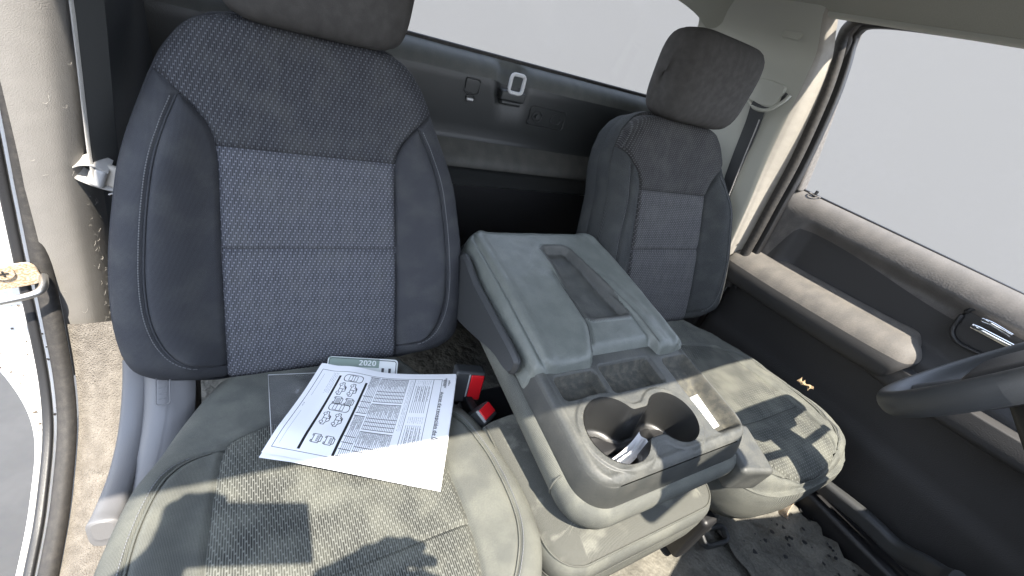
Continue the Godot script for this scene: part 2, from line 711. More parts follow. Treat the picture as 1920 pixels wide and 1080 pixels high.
func build_rear() -> void:
	var t := thing("rear_wall_panel", "dark moulded plastic panel below the rear window with a ledge coloured pale as window sheen", "wall panel", V(0.56, -1.0, -1.15), "", "structure")
	var nz := FastNoiseLite.new()
	nz.seed = 9
	nz.frequency = 6.0
	var strips := [["ledge", M.ledge_sheen_tint, [[-0.100, -1.160], [-0.104, -1.146], [-0.108, -1.132], [-0.112, -1.120], [-0.118, -1.109], [-0.127, -1.099], [-0.138, -1.093], [-0.150, -1.090]]],
		["panel", M.plastic_rear, [[-0.150, -1.090], [-0.158, -1.089], [-0.17, -1.088], [-0.22, -1.090], [-0.27, -1.094], [-0.300, -1.096], [-0.312, -1.090]]],
		["shelf", M.dusty_shelf, [[-0.312, -1.090], [-0.330, -1.068], [-0.345, -1.050], [-0.356, -1.042], [-0.366, -1.040], [-0.374, -1.043]]],
		["lower_panel", M.plastic_rear, [[-0.374, -1.043], [-0.38, -1.06], [-0.40, -1.075], [-0.44, -1.08]]]]
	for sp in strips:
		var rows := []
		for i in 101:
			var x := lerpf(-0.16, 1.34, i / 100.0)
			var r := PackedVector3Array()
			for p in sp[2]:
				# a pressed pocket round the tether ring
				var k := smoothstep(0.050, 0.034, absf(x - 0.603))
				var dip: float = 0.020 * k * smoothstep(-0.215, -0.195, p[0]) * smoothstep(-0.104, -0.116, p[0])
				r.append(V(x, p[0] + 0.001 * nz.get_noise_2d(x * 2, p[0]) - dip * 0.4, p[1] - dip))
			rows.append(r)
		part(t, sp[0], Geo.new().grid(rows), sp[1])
	var low := Geo.new()
	low.grid([curve([V(-0.16, -0.44, -1.078), V(1.34, -0.44, -1.078)], 20), curve([V(-0.16, -1.0, -1.10), V(1.34, -1.0, -1.10)], 20)])
	part(t, "lower_carpet", low, M.plastic_black, "black lower lining behind the seats")
	var sl := Geo.new()
	sl.sweep(curve([V(-0.17, -0.103, -1.153), V(0.56, -0.103, -1.153), V(1.30, -0.103, -1.153)], 12), rrect(0.018, 0.014, 0.005))
	part(t, "window_seal", sl, M.rubber)
	# pressed outlines and a clip on the panel, just below the ledge
	var e := Geo.new()
	for b in [[0.735, -0.218, 0.125, 0.052, 0.010], [0.700, -0.218, 0.030, 0.026, 0.012], [0.765, -0.218, 0.035, 0.026, 0.012]]:
		var loop := PackedVector3Array()
		var rr := rrect(b[2], b[3], b[4], 4, Vector2(b[0], b[1]))
		for p in rr:
			loop.append(V(p.x, p.y, -1.088))
		loop.append(loop[0])
		e.tube(loop, 0.0022, 6, false)
	part(t, "pressed_outline", e, M.plastic_rear)
	var c := Geo.new()
	for b in [[0.485, -0.175, 0.040, 0.035], [0.485, -0.205, 0.024, 0.016]]:
		var loop := PackedVector3Array()
		for p in rrect(b[2], b[3], 0.006, 3, Vector2(b[0], b[1])):
			loop.append(V(p.x, p.y, -1.087))
		loop.append(loop[0])
		c.tube(loop, 0.002, 6, false)
	part(t, "pressed_clip_outline", c, M.plastic_rear)
	var h := Geo.new()
	h.rbox(V(0.484, -0.207, -1.086), V(0.018, 0.006, 0.008), 0.002)
	part(t, "clip", h, M.tether_grey)
	var bolt := Geo.new()
	bolt.tube(PackedVector3Array([V(0.700, -0.218, -1.092), V(0.700, -0.218, -1.085)]), 0.006, 12)
	part(t, "screw", bolt, M.plastic_dark)
	# tether ring: a square steel loop, its bracket behind it
	var a := thing("tether_anchor", "small pale square child seat tether ring on the rear panel ledge", "anchor", V(0.603, -0.16, -1.10))
	var ring := Geo.new()
	var lp := PackedVector3Array()
	for p in rrect(0.040, 0.044, 0.009, 4):
		lp.append(V(0.603 + p.x + 0.12 * p.y, -0.146 + p.y, -1.076 - 0.22 * p.y))
	lp.append(lp[0])
	ring.tube(lp, 0.0048, 8, false)
	part(a, "ring", ring, M.tether_grey)
	var br := Geo.new()
	br.rbox(V(0.600, -0.178, -1.085), V(0.074, 0.026, 0.030), 0.006)
	br.rbox(V(0.600, -0.196, -1.085), V(0.060, 0.012, 0.022), 0.005)
	part(a, "bracket", br, M.plastic_rear)
	# rear window
	var gl := thing("rear_window", "wide fixed rear window glass above the panel", "window", V(0.56, -0.1, -1.16))
	var p := Geo.new()
	var T := Transform3D(Basis.IDENTITY.rotated(Vector3.RIGHT, 0.10), V(0.565, 0.035, -1.16))
	p.slab(rrect(1.50, 0.32, 0.05, 5), 0.004, T, 0.001)
	part(gl, "pane", p, M.clear_glass)
	# outer steel below the glass and at its sides
	var o := Geo.new()
	o.rbox(V(0.56, -0.62, -1.21), V(1.86, 1.02, 0.03), 0.01)
	for s in [-1, 1]:
		o.rbox(V(0.565 + s * 0.835, 0.05, -1.185), V(0.13, 0.36, 0.03), 0.01)
	o.rbox(V(0.565, 0.235, -1.185), V(1.6, 0.09, 0.03), 0.01)
	single("cab_back", o, M.white_paint, "white painted steel back wall of the cab behind the rear panel", "cab wall", V(0.56, -1.1, -1.2), "structure")


func build_roof() -> void:
	var t := thing("headliner", "pale grey cloth headliner under the cab roof", "headliner", V(0.565, 0.27, -0.5), "", "structure")
	var rows := []
	var uvs := []
	for j in 41:
		var s := j / 40.0 * 2.0 - 1.0   # across
		var r := PackedVector3Array()
		var uv := PackedVector2Array()
		var zf := 0.105 - 0.18 * pow(s * 0.62, 2.0)
		for i in 31:
			var k := i / 30.0
			var z := lerpf(-1.135, zf, k)
			var y := 0.275 - 0.022 * s * s - 0.042 * pow(absf(s), 9.0)
			y -= 0.095 * gauss(k, 0.055) + 0.025 * gauss(k - 1.0, 0.03)
			r.append(V(0.565 + s * (0.716 - 0.012 * smoothstep(0.93, 1.0, absf(s))), y, z))
			uv.append(Vector2(r[i].x, z))
		rows.append(r)
		uvs.append(uv)
	var g := Geo.new()
	g.grid(rows, uvs)
	part(t, "lining", g, M.headliner_cloth)
	# steel roof skin above, with thickness at the header and the side rails
	var sk := Geo.new()
	rows = []
	for j in 25:
		var s := j / 24.0 * 2.0 - 1.0
		var r := PackedVector3Array()
		for i in 13:
			var zf := 0.112 - 0.18 * pow(s * 0.62, 2.0)
			var z := lerpf(-1.22, zf, i / 12.0)
			r.append(V(0.565 + s * (0.722 if s > 0 else 0.755), 0.325 - 0.085 * pow(absf(s), 4.0) - 0.02 * gauss(i / 12.0 - 1.0, 0.1), z))
		rows.append(r)
	sk.grid(rows)
	part(t, "roof_skin", sk, M.white_paint)
	var hd := Geo.new()
	var hp := []
	for j in 21:
		var s := j / 20.0 * 2.0 - 1.0
		hp.append(V(0.565 + s * 0.72, 0.285 - 0.07 * pow(absf(s), 4.0), 0.098 - 0.18 * pow(s * 0.62, 2.0)))
	hd.sweep(PackedVector3Array(hp), rrect(0.03, 0.055, 0.01))
	part(t, "front_header", hd, M.headliner_cloth)
	for s in [-1, 1]:
		var rl := Geo.new()
		rl.sweep(curve([V(0.565 + (0.704 if s > 0 else -0.742), 0.230, -1.16), V(0.565 + (0.706 if s > 0 else -0.745), 0.232, -0.6), V(0.565 + (0.706 if s > 0 else -0.745), 0.228, 0.02)], 8), rrect(0.03, 0.045, 0.012))
		part(t, "side_rail", rl, M.white_paint if s < 0 else M.plastic_trim)
	# windscreen
	var ws := thing("windscreen", "wide raked windscreen glass in front of the seats", "windscreen", V(0.565, -0.3, 0.6))
	var wr := []
	for j in 17:
		var s := j / 16.0 * 2.0 - 1.0
		wr.append(PackedVector3Array([V(0.565 + s * 0.70, 0.275 - 0.07 * pow(absf(s), 4.0), 0.12 - 0.18 * pow(s * 0.62, 2.0)), V(0.565 + s * 0.80, -0.24, 0.84 - 0.2 * s * s)]))
	var wg := Geo.new()
	wg.grid(wr)
	part(ws, "pane", wg, M.clear_glass)


# plan outline of a pillar trim, (inward, forward); side is +1 on the driver's side
func pillar_trim(side: float, y: float, k: float) -> Vector3:
	# plan points at eye level: along the inner wall, round the corner, out to the door seal
	var ins := [0.062, 0.030, 0.015, 0.006, 0.0, -0.006, -0.016, -0.028, -0.048, -0.068]
	var zz := [-1.150, -1.115, -1.04, -0.95, -0.875, -0.832, -0.802, -0.784, -0.772, -0.766]
	var kk := []
	for i in 10:
		kk.append(i / 9.0)
	var inn := tab(k, kk, ins)
	var z := tab(k, kk, zz)
	if side > 0:
		# driver's side: a flat inner wall, then a narrow strip turned towards the front
		var yy := [-0.45, -0.39, -0.28, -0.13, 0.03, 0.16, 0.21]
		var zf := tab(y, yy, [-0.690, -0.693, -0.706, -0.716, -0.742, -0.768, -0.776])
		var zc := tab(y, yy, [-0.715, -0.722, -0.734, -0.755, -0.768, -0.781, -0.786])
		var xc := 1.310 - 0.05 * y - 0.055 * smoothstep(0.12, 0.235, y)
		var q := tab(k, kk, [-0.075, -0.038, -0.020, -0.010, -0.004, 0.0, 0.008, 0.022, 0.034, 0.043])
		var s := tab(k, kk, [0.0, 0.0, 0.0, 0.0, 0.0, 0.0, 0.12, 0.42, 0.72, 1.0])
		return V(xc + q, y, lerpf(tab(k, kk, [-1.150, -1.115, -1.04, -0.95, -0.875, zc - 0.022, zc - 0.004, zc, zc, zc]), zf, s))
	# the passenger side trim steps back a little as it goes down
	z += 0.02 * smoothstep(-0.45, -0.75, y)
	inn += 0.016 * k * k * smoothstep(-0.1, -0.4, y)
	return V(-0.188 + (0.155 * (y + 0.14) if y > -0.37 else -0.0357 + 0.07 * (y + 0.37)) + inn, y, z)


func build_pillars() -> void:
	for side in [-1.0, 1.0]:
		var lo := -0.725 if side < 0 else -0.62
		var g := Geo.new()
		var q := Geo.new()
		for b in 2:
			var rows := []
			var uvs := []
			for i in 49:
				var y := lerpf(0.228, lo, i / 48.0)
				var r := PackedVector3Array()
				var uv := PackedVector2Array()
				for j in 21:
					var cut := 0.60 if side > 0 else 0.44
					var k := lerpf(cut, 1.0, j / 20.0) if b == 0 else lerpf(0.0, cut, j / 20.0)
					var p := pillar_trim(side, y, k)
					if b == 0 and i > 45:
						p.z -= 0.010 * pow((i - 45) / 3.0, 2.0)
					r.append(p)
					uv.append(Vector2(k, y))
				rows.append(r)
				uvs.append(uv)
			(g if b == 0 else q).grid(rows, uvs)
		var nm := "pillar_trim"
		if side < 0:
			var t := thing(nm, "dusty beige trim panel up the open passenger doorway beside the seat", "pillar trim", V(-0.22, -0.72, -0.78))
			part(t, "front_face", g, M.dusty_trim)
			part(t, "inner_face", q, M.plastic_dark, "inner side of the pillar trim, coloured dark for its shade")  # shade of the turned-away face put into its colour
		else:
			var t := thing(nm, "grey trim panel beside the driver headrest, from roof to rear window", "pillar trim", V(1.33, -0.6, -0.8))
			part(t, "front_face", g, M.pale_trim)
			part(t, "inner_face", q, M.plastic_trim)
			var c := Geo.new()
			var u := V(-0.110, -1, 0).normalized() * -1.0
			var B := Basis(V(0, 0, -1), u, V(-1, 0, 0)).orthonormalized()
			c.slab(rrect(0.058, 0.040, 0.009), 0.007, Transform3D(B, V(1.284, 0.170, -0.865)), 0.002)
			part(t, "square_cap", c, M.plastic_trim)
			# belt guide: raised cover and the slot below it
			var cv := Geo.new()
			var poly := ring2([Vector2(0.055, 0.055), Vector2(-0.045, 0.055), Vector2(-0.062, 0.035), Vector2(-0.062, 0.0), Vector2(-0.035, -0.012), Vector2(0.02, -0.010), Vector2(0.055, 0.0), Vector2(0.062, 0.03)], 4)
			cv.slab(poly, 0.016, Transform3D(B, V(1.309, -0.010, -0.872)), 0.004)
			part(t, "belt_guide_cover", cv, M.plastic_trim)
			var lip := Geo.new()
			lip.tube(curve([V(1.298, -0.018, -0.905), V(1.292, -0.032, -0.865), V(1.294, -0.026, -0.825), V(1.298, 0.006, -0.797), V(1.300, 0.026, -0.790)], 6), 0.0055, 8)
			part(t, "slot_lip", lip, M.plastic_trim)
			var slot := Geo.new()
			slot.sweep(curve([V(1.301, -0.012, -0.905), V(1.298, -0.022, -0.865), V(1.299, -0.014, -0.83), V(1.302, 0.012, -0.803), V(1.304, 0.026, -0.797)], 6), rrect(0.006, 0.02, 0.003))
			part(t, "slot", slot, M.plastic_black)
	# passenger doorway: rubber seal, white jamb and the dirty sill trim
	var sp := curve([V(-0.252, 0.05, -0.795), V(-0.258, -0.10, -0.797), V(-0.268, -0.24, -0.796), V(-0.283, -0.386, -0.790), V(-0.289, -0.50, -0.768), V(-0.290, -0.60, -0.737), V(-0.290, -0.68, -0.705), V(-0.290, -0.745, -0.660), V(-0.292, -0.80, -0.592), V(-0.294, -0.84, -0.520), V(-0.296, -0.87, -0.40), V(-0.30, -0.885, -0.1), V(-0.30, -0.885, 0.4)], 8)
	var s1 := Geo.new()
	var sec := ring2([Vector2(0.013, 0.003), Vector2(0.008, 0.010), Vector2(-0.002, 0.012), Vector2(-0.010, 0.006), Vector2(-0.013, -0.005), Vector2(-0.004, -0.010), Vector2(0.010, -0.008)], 3)
	s1.sweep(sp, sec, V(1, 0, 0))
	var seal := thing("door_seal", "dusty black rubber seal round the open passenger doorway", "door seal", V(-0.31, -0.9, -0.5))
	part(seal, "bulb", s1, M.rubber)
	var s2 := Geo.new()
	var sp2 := PackedVector3Array()
	for p in sp:
		sp2.append(p + V(-0.020, 0.0, 0.006))
	s2.sweep(sp2, rrect(0.012, 0.012, 0.004), V(1, 0, 0))
	part(seal, "outer_lip", s2, M.plastic_black)
	# the jamb: from behind the seal outwards, then a rolled flange
	var jr := []
	var n := sp.size()
	for i in n:
		var d := (sp[mini(i + 1, n - 1)] - sp[maxi(i - 1, 0)]).normalized()
		var out := V(1, 0, 0).cross(d).normalized()   # away from the opening
		if out.z > 0.0 and i < 30:
			out = -out
		var r := PackedVector3Array()
		for q in [[0.010, -0.010], [-0.025, -0.014], [-0.050, -0.016], [-0.075, -0.017], [-0.088, -0.014], [-0.094, -0.004], [-0.110, 0.004], [-0.122, -0.006], [-0.128, -0.03]]:
			var k := lerpf(1.0, 0.30, smoothstep(-0.50, -0.78, sp[i].y))
			r.append(sp[i] + V(q[0] * (k if q[0] < 0 else 1.0), 0, 0) - out * q[1])
		jr.append(r)
	var jg := Geo.new()
	jg.grid(jr)
	var jamb := thing("door_jamb", "white painted steel door jamb of the open passenger doorway, speckled with dirt", "door jamb", V(-0.36, -0.9, -0.7))
	part(jamb, "jamb_panel", jg, M.white_paint)
	var dk := Geo.new()
	for i in 90:
		var q: PackedVector3Array = jr[rng.randi_range(16, 60)]
		var j := rng.randi_range(1, 5)
		var c := q[j].lerp(q[j + 1], rng.randf())
		dk.rbox(c, V(0.0035, 0.0028, 0.0035) * rng.randf_range(0.25, 1.0), 0.0004, Basis.from_euler(V(rng.randf() * 3.0, rng.randf() * 3.0, 0)), 1)
	part(jamb, "mud_specks", dk, M.mud, "", "stuff")
	build_striker()
	# sill and lower pillar trim in the same dusty covering
	var rr := []
	for i in n:
		if sp[i].y > -0.60:
			continue
		var d := (sp[mini(i + 1, n - 1)] - sp[maxi(i - 1, 0)]).normalized()
		var r := PackedVector3Array()
		var down := V(1, 0, 0).cross(d).normalized()
		if down.y > 0:
			down = -down
		for q in [[0.012, 0.002], [0.03, -0.002], [0.05, 0.0], [0.075, 0.008], [0.11, 0.022], [0.15, 0.05], [0.17, 0.09]]:
			r.append(sp[i] + V(q[0], 0, 0) + down * q[1] + V(0, 0, -0.01))
		rr.append(r)
	var sg := Geo.new()
	sg.grid(rr)
	single("sill_trim", sg, M.dusty_carpet, "sandy brown dusty trim along the passenger door sill, below the beige pillar panel", "sill trim", V(-0.25, -0.9, -0.5))


func build_striker() -> void:
	var t := thing("door_striker", "rusty steel door latch striker bolted to the white jamb", "latch striker", V(-0.318, -0.50, -0.745))
	var B := Basis(V(-0.96, -0.10, 0.25).normalized(), V(-0.1, 0.99, 0.05), V(0.25, 0.0, 0.97)).orthonormalized()
	var o := V(-0.318, -0.500, -0.742)
	var pl := Geo.new()
	pl.slab(rrect(0.064, 0.040, 0.011), 0.004, Transform3D(B, o), 0.0015)
	part(t, "base_plate", pl, M.rusty_steel)
	var sc := Geo.new()
	sc.tube(PackedVector3Array([o + B * V(0.0, 0.010, 0.003), o + B * V(0, 0.010, 0.008)]), 0.0105, 16)
	part(t, "bolt", sc, M.rusty_steel)
	var cr := Geo.new()
	cr.rbox(o + B * V(0, 0.010, 0.0085), V(0.010, 0.0025, 0.001), 0.0004, B)
	cr.rbox(o + B * V(0, 0.010, 0.0085), V(0.0025, 0.010, 0.0011), 0.0004, B)
	part(t, "bolt_recess", cr, M.plastic_black)
	var lp := Geo.new()
	var pth := []
	for p in [V(0.034, -0.008, 0.003), V(0.034, -0.010, 0.030), V(0.022, -0.012, 0.040), V(-0.018, -0.012, 0.040), V(-0.032, -0.010, 0.030), V(-0.034, -0.008, 0.003)]:
		pth.append(o + B * p)
	lp.tube(curve(pth, 6), 0.0052, 10)
	part(t, "wire_loop", lp, M.steel)


func build_dash() -> void:
	var t := thing("dashboard", "black dashboard across the front of the cab", "dashboard", V(0.56, -0.9, 0.5))
	var pr := [[-0.95, 0.62], [-0.80, 0.47], [-0.70, 0.40], [-0.62, 0.33], [-0.52, 0.30], [-0.42, 0.285], [-0.36, 0.27], [-0.325, 0.27], [-0.30, 0.29], [-0.285, 0.34], [-0.27, 0.5], [-0.26, 0.80]]
	var rows := []
	for i in 33:
		var x := lerpf(-0.24, 1.40, i / 32.0)
		var r := PackedVector3Array()
		for p in pr:
			# the hood over the instruments stands nearer the driver
			var hood := 0.05 * gauss(x - 1.03, 0.22) * smoothstep(-0.5, -0.3, p[0])
			r.append(V(x, p[0] + hood * 0.8, p[1] - hood))
		rows.append(r)
	var g := Geo.new()
	g.grid(rows)
	part(t, "body", g, M.plastic_black)
	var fw := Geo.new()
	fw.rbox(V(0.56, -0.65, 0.80), V(1.8, 0.8, 0.05), 0.02)
	single("firewall", fw, M.plastic_black, "black bulkhead in front of the footwells", "bulkhead", V(0.56, -1.0, 0.8), "structure")
	# rear-view mirror on its stalk
	var m := thing("rear_view_mirror", "black rear-view mirror hanging from the windscreen", "mirror", V(0.62, 0.12, 0.15))
	var b := Basis.from_euler(V(0.35, 0.20, 0))
	var mo := V(0.650, 0.115, 0.215)
	var mb := Geo.new()
	mb.rbox(mo, V(0.235, 0.085, 0.045), 0.020, b, 4)
	part(m, "housing", mb, M.plastic_black)
	var ml := Geo.new()
	ml.rbox(mo + b * V(0, 0, -0.0225), V(0.215, 0.070, 0.002), 0.0009, b)
	part(m, "glass", ml, M.chrome)
	var st := Geo.new()
	st.tube(PackedVector3Array([mo + V(0, 0.01, 0.01), V(0.60, 0.16, 0.215), V(0.58, 0.205, 0.20)]), 0.014, 10)
	st.rbox(V(0.578, 0.205, 0.185), V(0.095, 0.070, 0.11), 0.02, Basis.from_euler(V(0.6, 0, 0)))
	part(m, "stalk", st, M.plastic_black)


# ---------------------------------------------------------------- seats
const BW_V := [-0.418, -0.412, -0.400, -0.385, -0.36, -0.30, -0.23, -0.15, -0.05, 0.03, 0.10, 0.14, 0.165, 0.185, 0.198, 0.205]
const BW_W := [0.150, 0.190, 0.232, 0.258, 0.277, 0.287, 0.287, 0.279, 0.262, 0.242, 0.218, 0.199, 0.181, 0.159, 0.134, 0.105]
const BB_V := [-0.42, -0.18, -0.03, 0.0, 0.025, 0.05, 0.075, 0.098, 0.112]
const BB_W := [0.150, 0.145, 0.141, 0.143, 0.150, 0.167, 0.190, 0.214, 0.25]
const BC_V := [-0.378, -0.370, -0.351, -0.32, -0.274, -0.223, -0.166, -0.095, -0.026, 0.027, 0.066]
const BC_W := [0.147, 0.172, 0.204, 0.226, 0.238, 0.240, 0.236, 0.227, 0.214, 0.199, 0.186]


func bw(v: float) -> float:
	return tab(v, BW_V, BW_W)


func bb(v: float) -> float:
	return minf(tab(v, BB_V, BB_W), bw(v))


func bc(v: float) -> float:
	if v < -0.378 or v > 0.066:
		return bb(v)
	return maxf(tab(v, BC_V, BC_W), bb(v))


var wrinkle := FastNoiseLite.new()


# forward height of the backrest front at (u, v)
func back_w(u: float, v: float) -> float:
	var a := absf(u)
	var W := bw(v)
	var b := bb(v)
	var c := bc(v)
	var w := 0.014 * gauss(v + 0.24, 0.16) * (1.0 - 0.5 * minf(1.0, a / 0.15)) - 0.010 * gauss(u, 0.09)
	var bol := 0.040 * smoothstep(0.10, -0.06, v) * smoothstep(-0.43, -0.34, v)
	if a > b:
		w += bol * smoothstep(0.0, 1.0, (a - b) / maxf(0.05, (c - b) * 0.95))
		if c > b + 0.004 and a < c:
			w += 0.007 * sin(PI * (a - b) / (c - b)) * smoothstep(0.0, 0.03, c - b)
	# seams
	var sl: float = (bb(v + 0.004) - bb(v - 0.004)) / 0.008
	w -= 0.0065 * gauss((a - b) / sqrt(1 + sl * sl), 0.0042)
	if c > b + 0.004:
		var s2: float = (bc(v + 0.003) - bc(v - 0.003)) / 0.006
		w -= 0.0045 * gauss((a - c) / sqrt(1 + s2 * s2), 0.0035)
	elif v < -0.3 and v > -0.384:
		pass
	if a < b:
		w -= 0.0045 * (gauss(v - (-0.004 + 0.0 * u), 0.0035) + gauss(v + 0.168, 0.0035))
		w += 0.003 * (smoothstep(0.0, 0.03, absf(v + 0.004)) * smoothstep(0.0, 0.03, absf(v + 0.168)))
	# rounding to the edges
	var dW: float = (bw(v + 0.004) - bw(v - 0.004)) / 0.008
	var e := (W - a) / sqrt(1.0 + dW * dW)
	var r := 0.042
	var m1 := maxf(0.0, r - e)
	var m2 := maxf(0.0, 0.034 - (0.205 - v)) * r / 0.034
	var m3 := maxf(0.0, r - (v + 0.418))
	w -= round_drop(sqrt(m1 * m1 + m2 * m2 + m3 * m3), r)
	w += 0.0016 * wrinkle.get_noise_3d(u * 14, v * 14, 1.0) + 0.0008 * wrinkle.get_noise_3d(u * 45, v * 30, 5.0)
	return w


func vrows(lo: float, hi: float, n: int, extra: Array) -> Array:
	var o := []
	for i in n + 1:
		o.append(lerpf(lo, hi, i / float(n)))
	for e in extra:
		for d in [-0.006, -0.003, 0.0, 0.003, 0.006]:
			if e + d > lo and e + d < hi:
				o.append(e + d)
	o.sort()
	return o


# columns between two lines, crowded towards both ends
func spread(a: float, b: float, n: int) -> Array:
	var o := []
	for i in n + 1:
		var t := i / float(n)
		o.append(lerpf(a, b, lerpf(t, 0.5 - 0.5 * cos(PI * t), 0.75)))
	return o


func make_seat(xc: float, outer: float, label: String, mats: Array, worn: bool) -> Node3D:
	var weave_b: Material = mats[0]
	var weave_c: Material = mats[1]
	var plain: Material = mats[2]
	var plain_c: Material = mats[3]
	wrinkle.seed = 12 if outer < 0 else 77
	wrinkle.frequency = 1.0
	var t := thing("passenger_seat" if outer < 0 else "driver_seat", label, "car seat", V(xc, -1.0, -0.4))
	var th := deg_to_rad(22)
	var O := V(xc, -0.288, -0.79)
	var B := Basis(V(1, 0, 0), V(0, cos(th), -sin(th)), V(0, sin(th), cos(th)))
	# --- backrest: the woven centre in three sewn pieces
	var piece := [[-0.418, -0.168, 44], [-0.168, -0.004, 30], [-0.004, 0.205, 44]]
	for k in 3:
		var rows := []
		var uvs := []
		for v in vrows(piece[k][0], piece[k][1], piece[k][2], [piece[k][0] + 0.006, piece[k][1] - 0.006, 0.19, 0.2]):
			var r := PackedVector3Array()
			var uv := PackedVector2Array()
			var b := bb(v)
			for u in spread(-b, b, 56):
				r.append(O + B * V(u, v, back_w(u, v)))
				uv.append(Vector2(u + 0.02 * k, -v))
			rows.append(r)
			uvs.append(uv)
		part(t, "woven_panel", Geo.new().grid(rows, uvs), weave_b if k < 2 else mats[4])
	for s in [-1.0, 1.0]:
		var rows := []
		var uvs := []
		for v in vrows(-0.378, 0.066, 60, [-0.375, -0.37, 0.06]):
			var r := PackedVector3Array()
			var uv := PackedVector2Array()
			for u in spread(bb(v), bc(v), 16):
				r.append(O + B * V(u * s, v, back_w(u, v)))
				uv.append(Vector2(u * s, -v))
			rows.append(r)
			uvs.append(uv)
		part(t, "backrest_bolster", Geo.new().grid(rows, uvs), plain)
		rows = []
		uvs = []
		for v in vrows(-0.418, 0.112, 76, [-0.378, -0.41, -0.405, 0.07, 0.105]):
			var r := PackedVector3Array()
			var uv := PackedVector2Array()
			var c := bc(v)
			var W := bw(v)
			for i in 15:
				var q := i / 14.0
				var u := lerpf(c, W, lerpf(q, sin(q * PI / 2), 0.7))
				r.append(O + B * V(u * s, v, back_w(u, v)))
				uv.append(Vector2(u * s, -v))
			rows.append(r)
			uvs.append(uv)
		part(t, "backrest_border", Geo.new().grid(rows, uvs), plain)
		# stitched line and cord along the bolster seam
		var cord := PackedVector3Array()
		for i in 61:
			var v := lerpf(-0.372, 0.064, i / 60.0)
			cord.append(O + B * V(bc(v) * s, v, back_w(bc(v), v) + 0.0018))
		part(t, "piping", Geo.new().tube(cord, 0.0016, 6), plain)
		var st := Geo.new()
		for i in 110:
			var v := lerpf(-0.365, 0.062, i / 110.0)
			var v2 := v + 0.0026
			var o1 := bc(v) + 0.0058
			var o2 := bc(v2) + 0.0058
			st.tube(PackedVector3Array([O + B * V(o1 * s, v, back_w(o1, v) + 0.0004), O + B * V(o2 * s, v2, back_w(o2, v2) + 0.0004)]), 0.0008, 4, false)
		part(t, "stitching", st, M.thread, "", "stuff")
	# --- the shell round the sides and the back
	var loop := []
	var vv := vrows(-0.418, 0.205, 60, [-0.41, 0.2])
	for v in vv:
		loop.append(Vector2(bw(v), v))
	for i in range(1, 8):
		loop.append(Vector2(lerpf(0.105, -0.105, i / 8.0), 0.205))
	vv.reverse()
	for v in vv:
		loop.append(Vector2(-bw(v), v))
	for i in range(1, 8):
		loop.append(Vector2(lerpf(-0.15, 0.15, i / 8.0), -0.418))
	var ext := [[0.0, 0.0], [0.004, 0.014], [0.003, 0.030], [0.001, 0.044], [-0.0025, 0.046], [0.001, 0.049], [0.001, 0.075], [-0.003, 0.090], [-0.016, 0.104], [-0.05, 0.110]]
	var shell := []
	var suv := []
	for q in ext:
		var r := PackedVector3Array()
		var uv := PackedVector2Array()
		var l := 0.0
		for i in loop.size():
			var p: Vector2 = loop[i]
			var nn := Vector2(p.x, (p.y + 0.1) * 0.9).normalized()
			var e: Vector2 = p + nn * q[0]
			r.append(O + B * V(e.x, e.y, back_w(clampf(absf(p.x), 0, bw(p.y)), p.y) - q[1]))
			if i > 0:
				l += p.distance_to(loop[i - 1])
			uv.append(Vector2(q[1], l))
		shell.append(r)
		suv.append(uv)
	var sg := Geo.new()
	sg.grid(shell, suv, true)
	sg.fan(shell[shell.size() - 1], O + B * V(0, -0.1, -0.125))
	part(t, "backrest_shell", sg, plain)
	var edge := PackedVector3Array()
	for i in loop.size() + 1:
		var p: Vector2 = loop[i % loop.size()]
		edge.append(O + B * V(p.x * 1.0, p.y, back_w(absf(p.x), p.y) + 0.001))
	part(t, "edge_piping", Geo.new().tube(edge, 0.0022, 6, false), plain)
	# --- headrest on two steel posts
	var HB := Basis.from_euler(V(-0.10, 0, 0))
	var hc := V(xc + 0.010, -0.010, -0.880)
	var hr := []
	var huv := []
	for i in 49:
		var a := TAU * i / 48.0
		var r := PackedVector3Array()
		var uv := PackedVector2Array()
		for j in 41:
			var k := j / 40.0 * 2.0 - 1.0   # along x
			var kx := signf(k) * (1.0 - pow(1.0 - absf(k), 1.7))
			var fall := pow(1.0 - pow(absf(kx), 7.0), 0.36)
			var co := cos(a)
			var sn := sin(a)
			var p := 3.6
			var rad := pow(pow(absf(co), p) + pow(absf(sn), p), -1.0 / p)
			var y := rad * sn * 0.108 * (0.86 + 0.14 * fall) * pow(maxf(fall, 0.0), 0.6)
			var z := rad * co * 0.068 * fall
			# lower edge drawn back, front face gently bowed
			z += 0.010 * (1.0 - k * k) * (0.5 + 0.5 * co) + 0.010 * sn
			z -= 0.0022 * gauss(absf(kx) - 0.80, 0.020) * signf(co)
			y -= 0.0018 * gauss(absf(kx) - 0.80, 0.020) * signf(sn)
			var x := kx * (0.150 + 0.007 * sn)
			r.append(hc + HB * V(x, y, z))
			uv.append(Vector2(x, a * 0.08))
		hr.append(r)
		huv.append(uv)
	part(t, "headrest", Geo.new().grid(hr, huv), M.headrest_cloth)
	for s in [-1, 1]:
		part(t, "headrest_post", Geo.new().tube(PackedVector3Array([V(xc + s * 0.07, -0.20, -0.90), V(xc + s * 0.07, -0.04, -0.89)]), 0.006, 10), M.steel)
	# --- cushion
	make_cushion(t, xc, outer, weave_c, plain_c, worn)
	return t


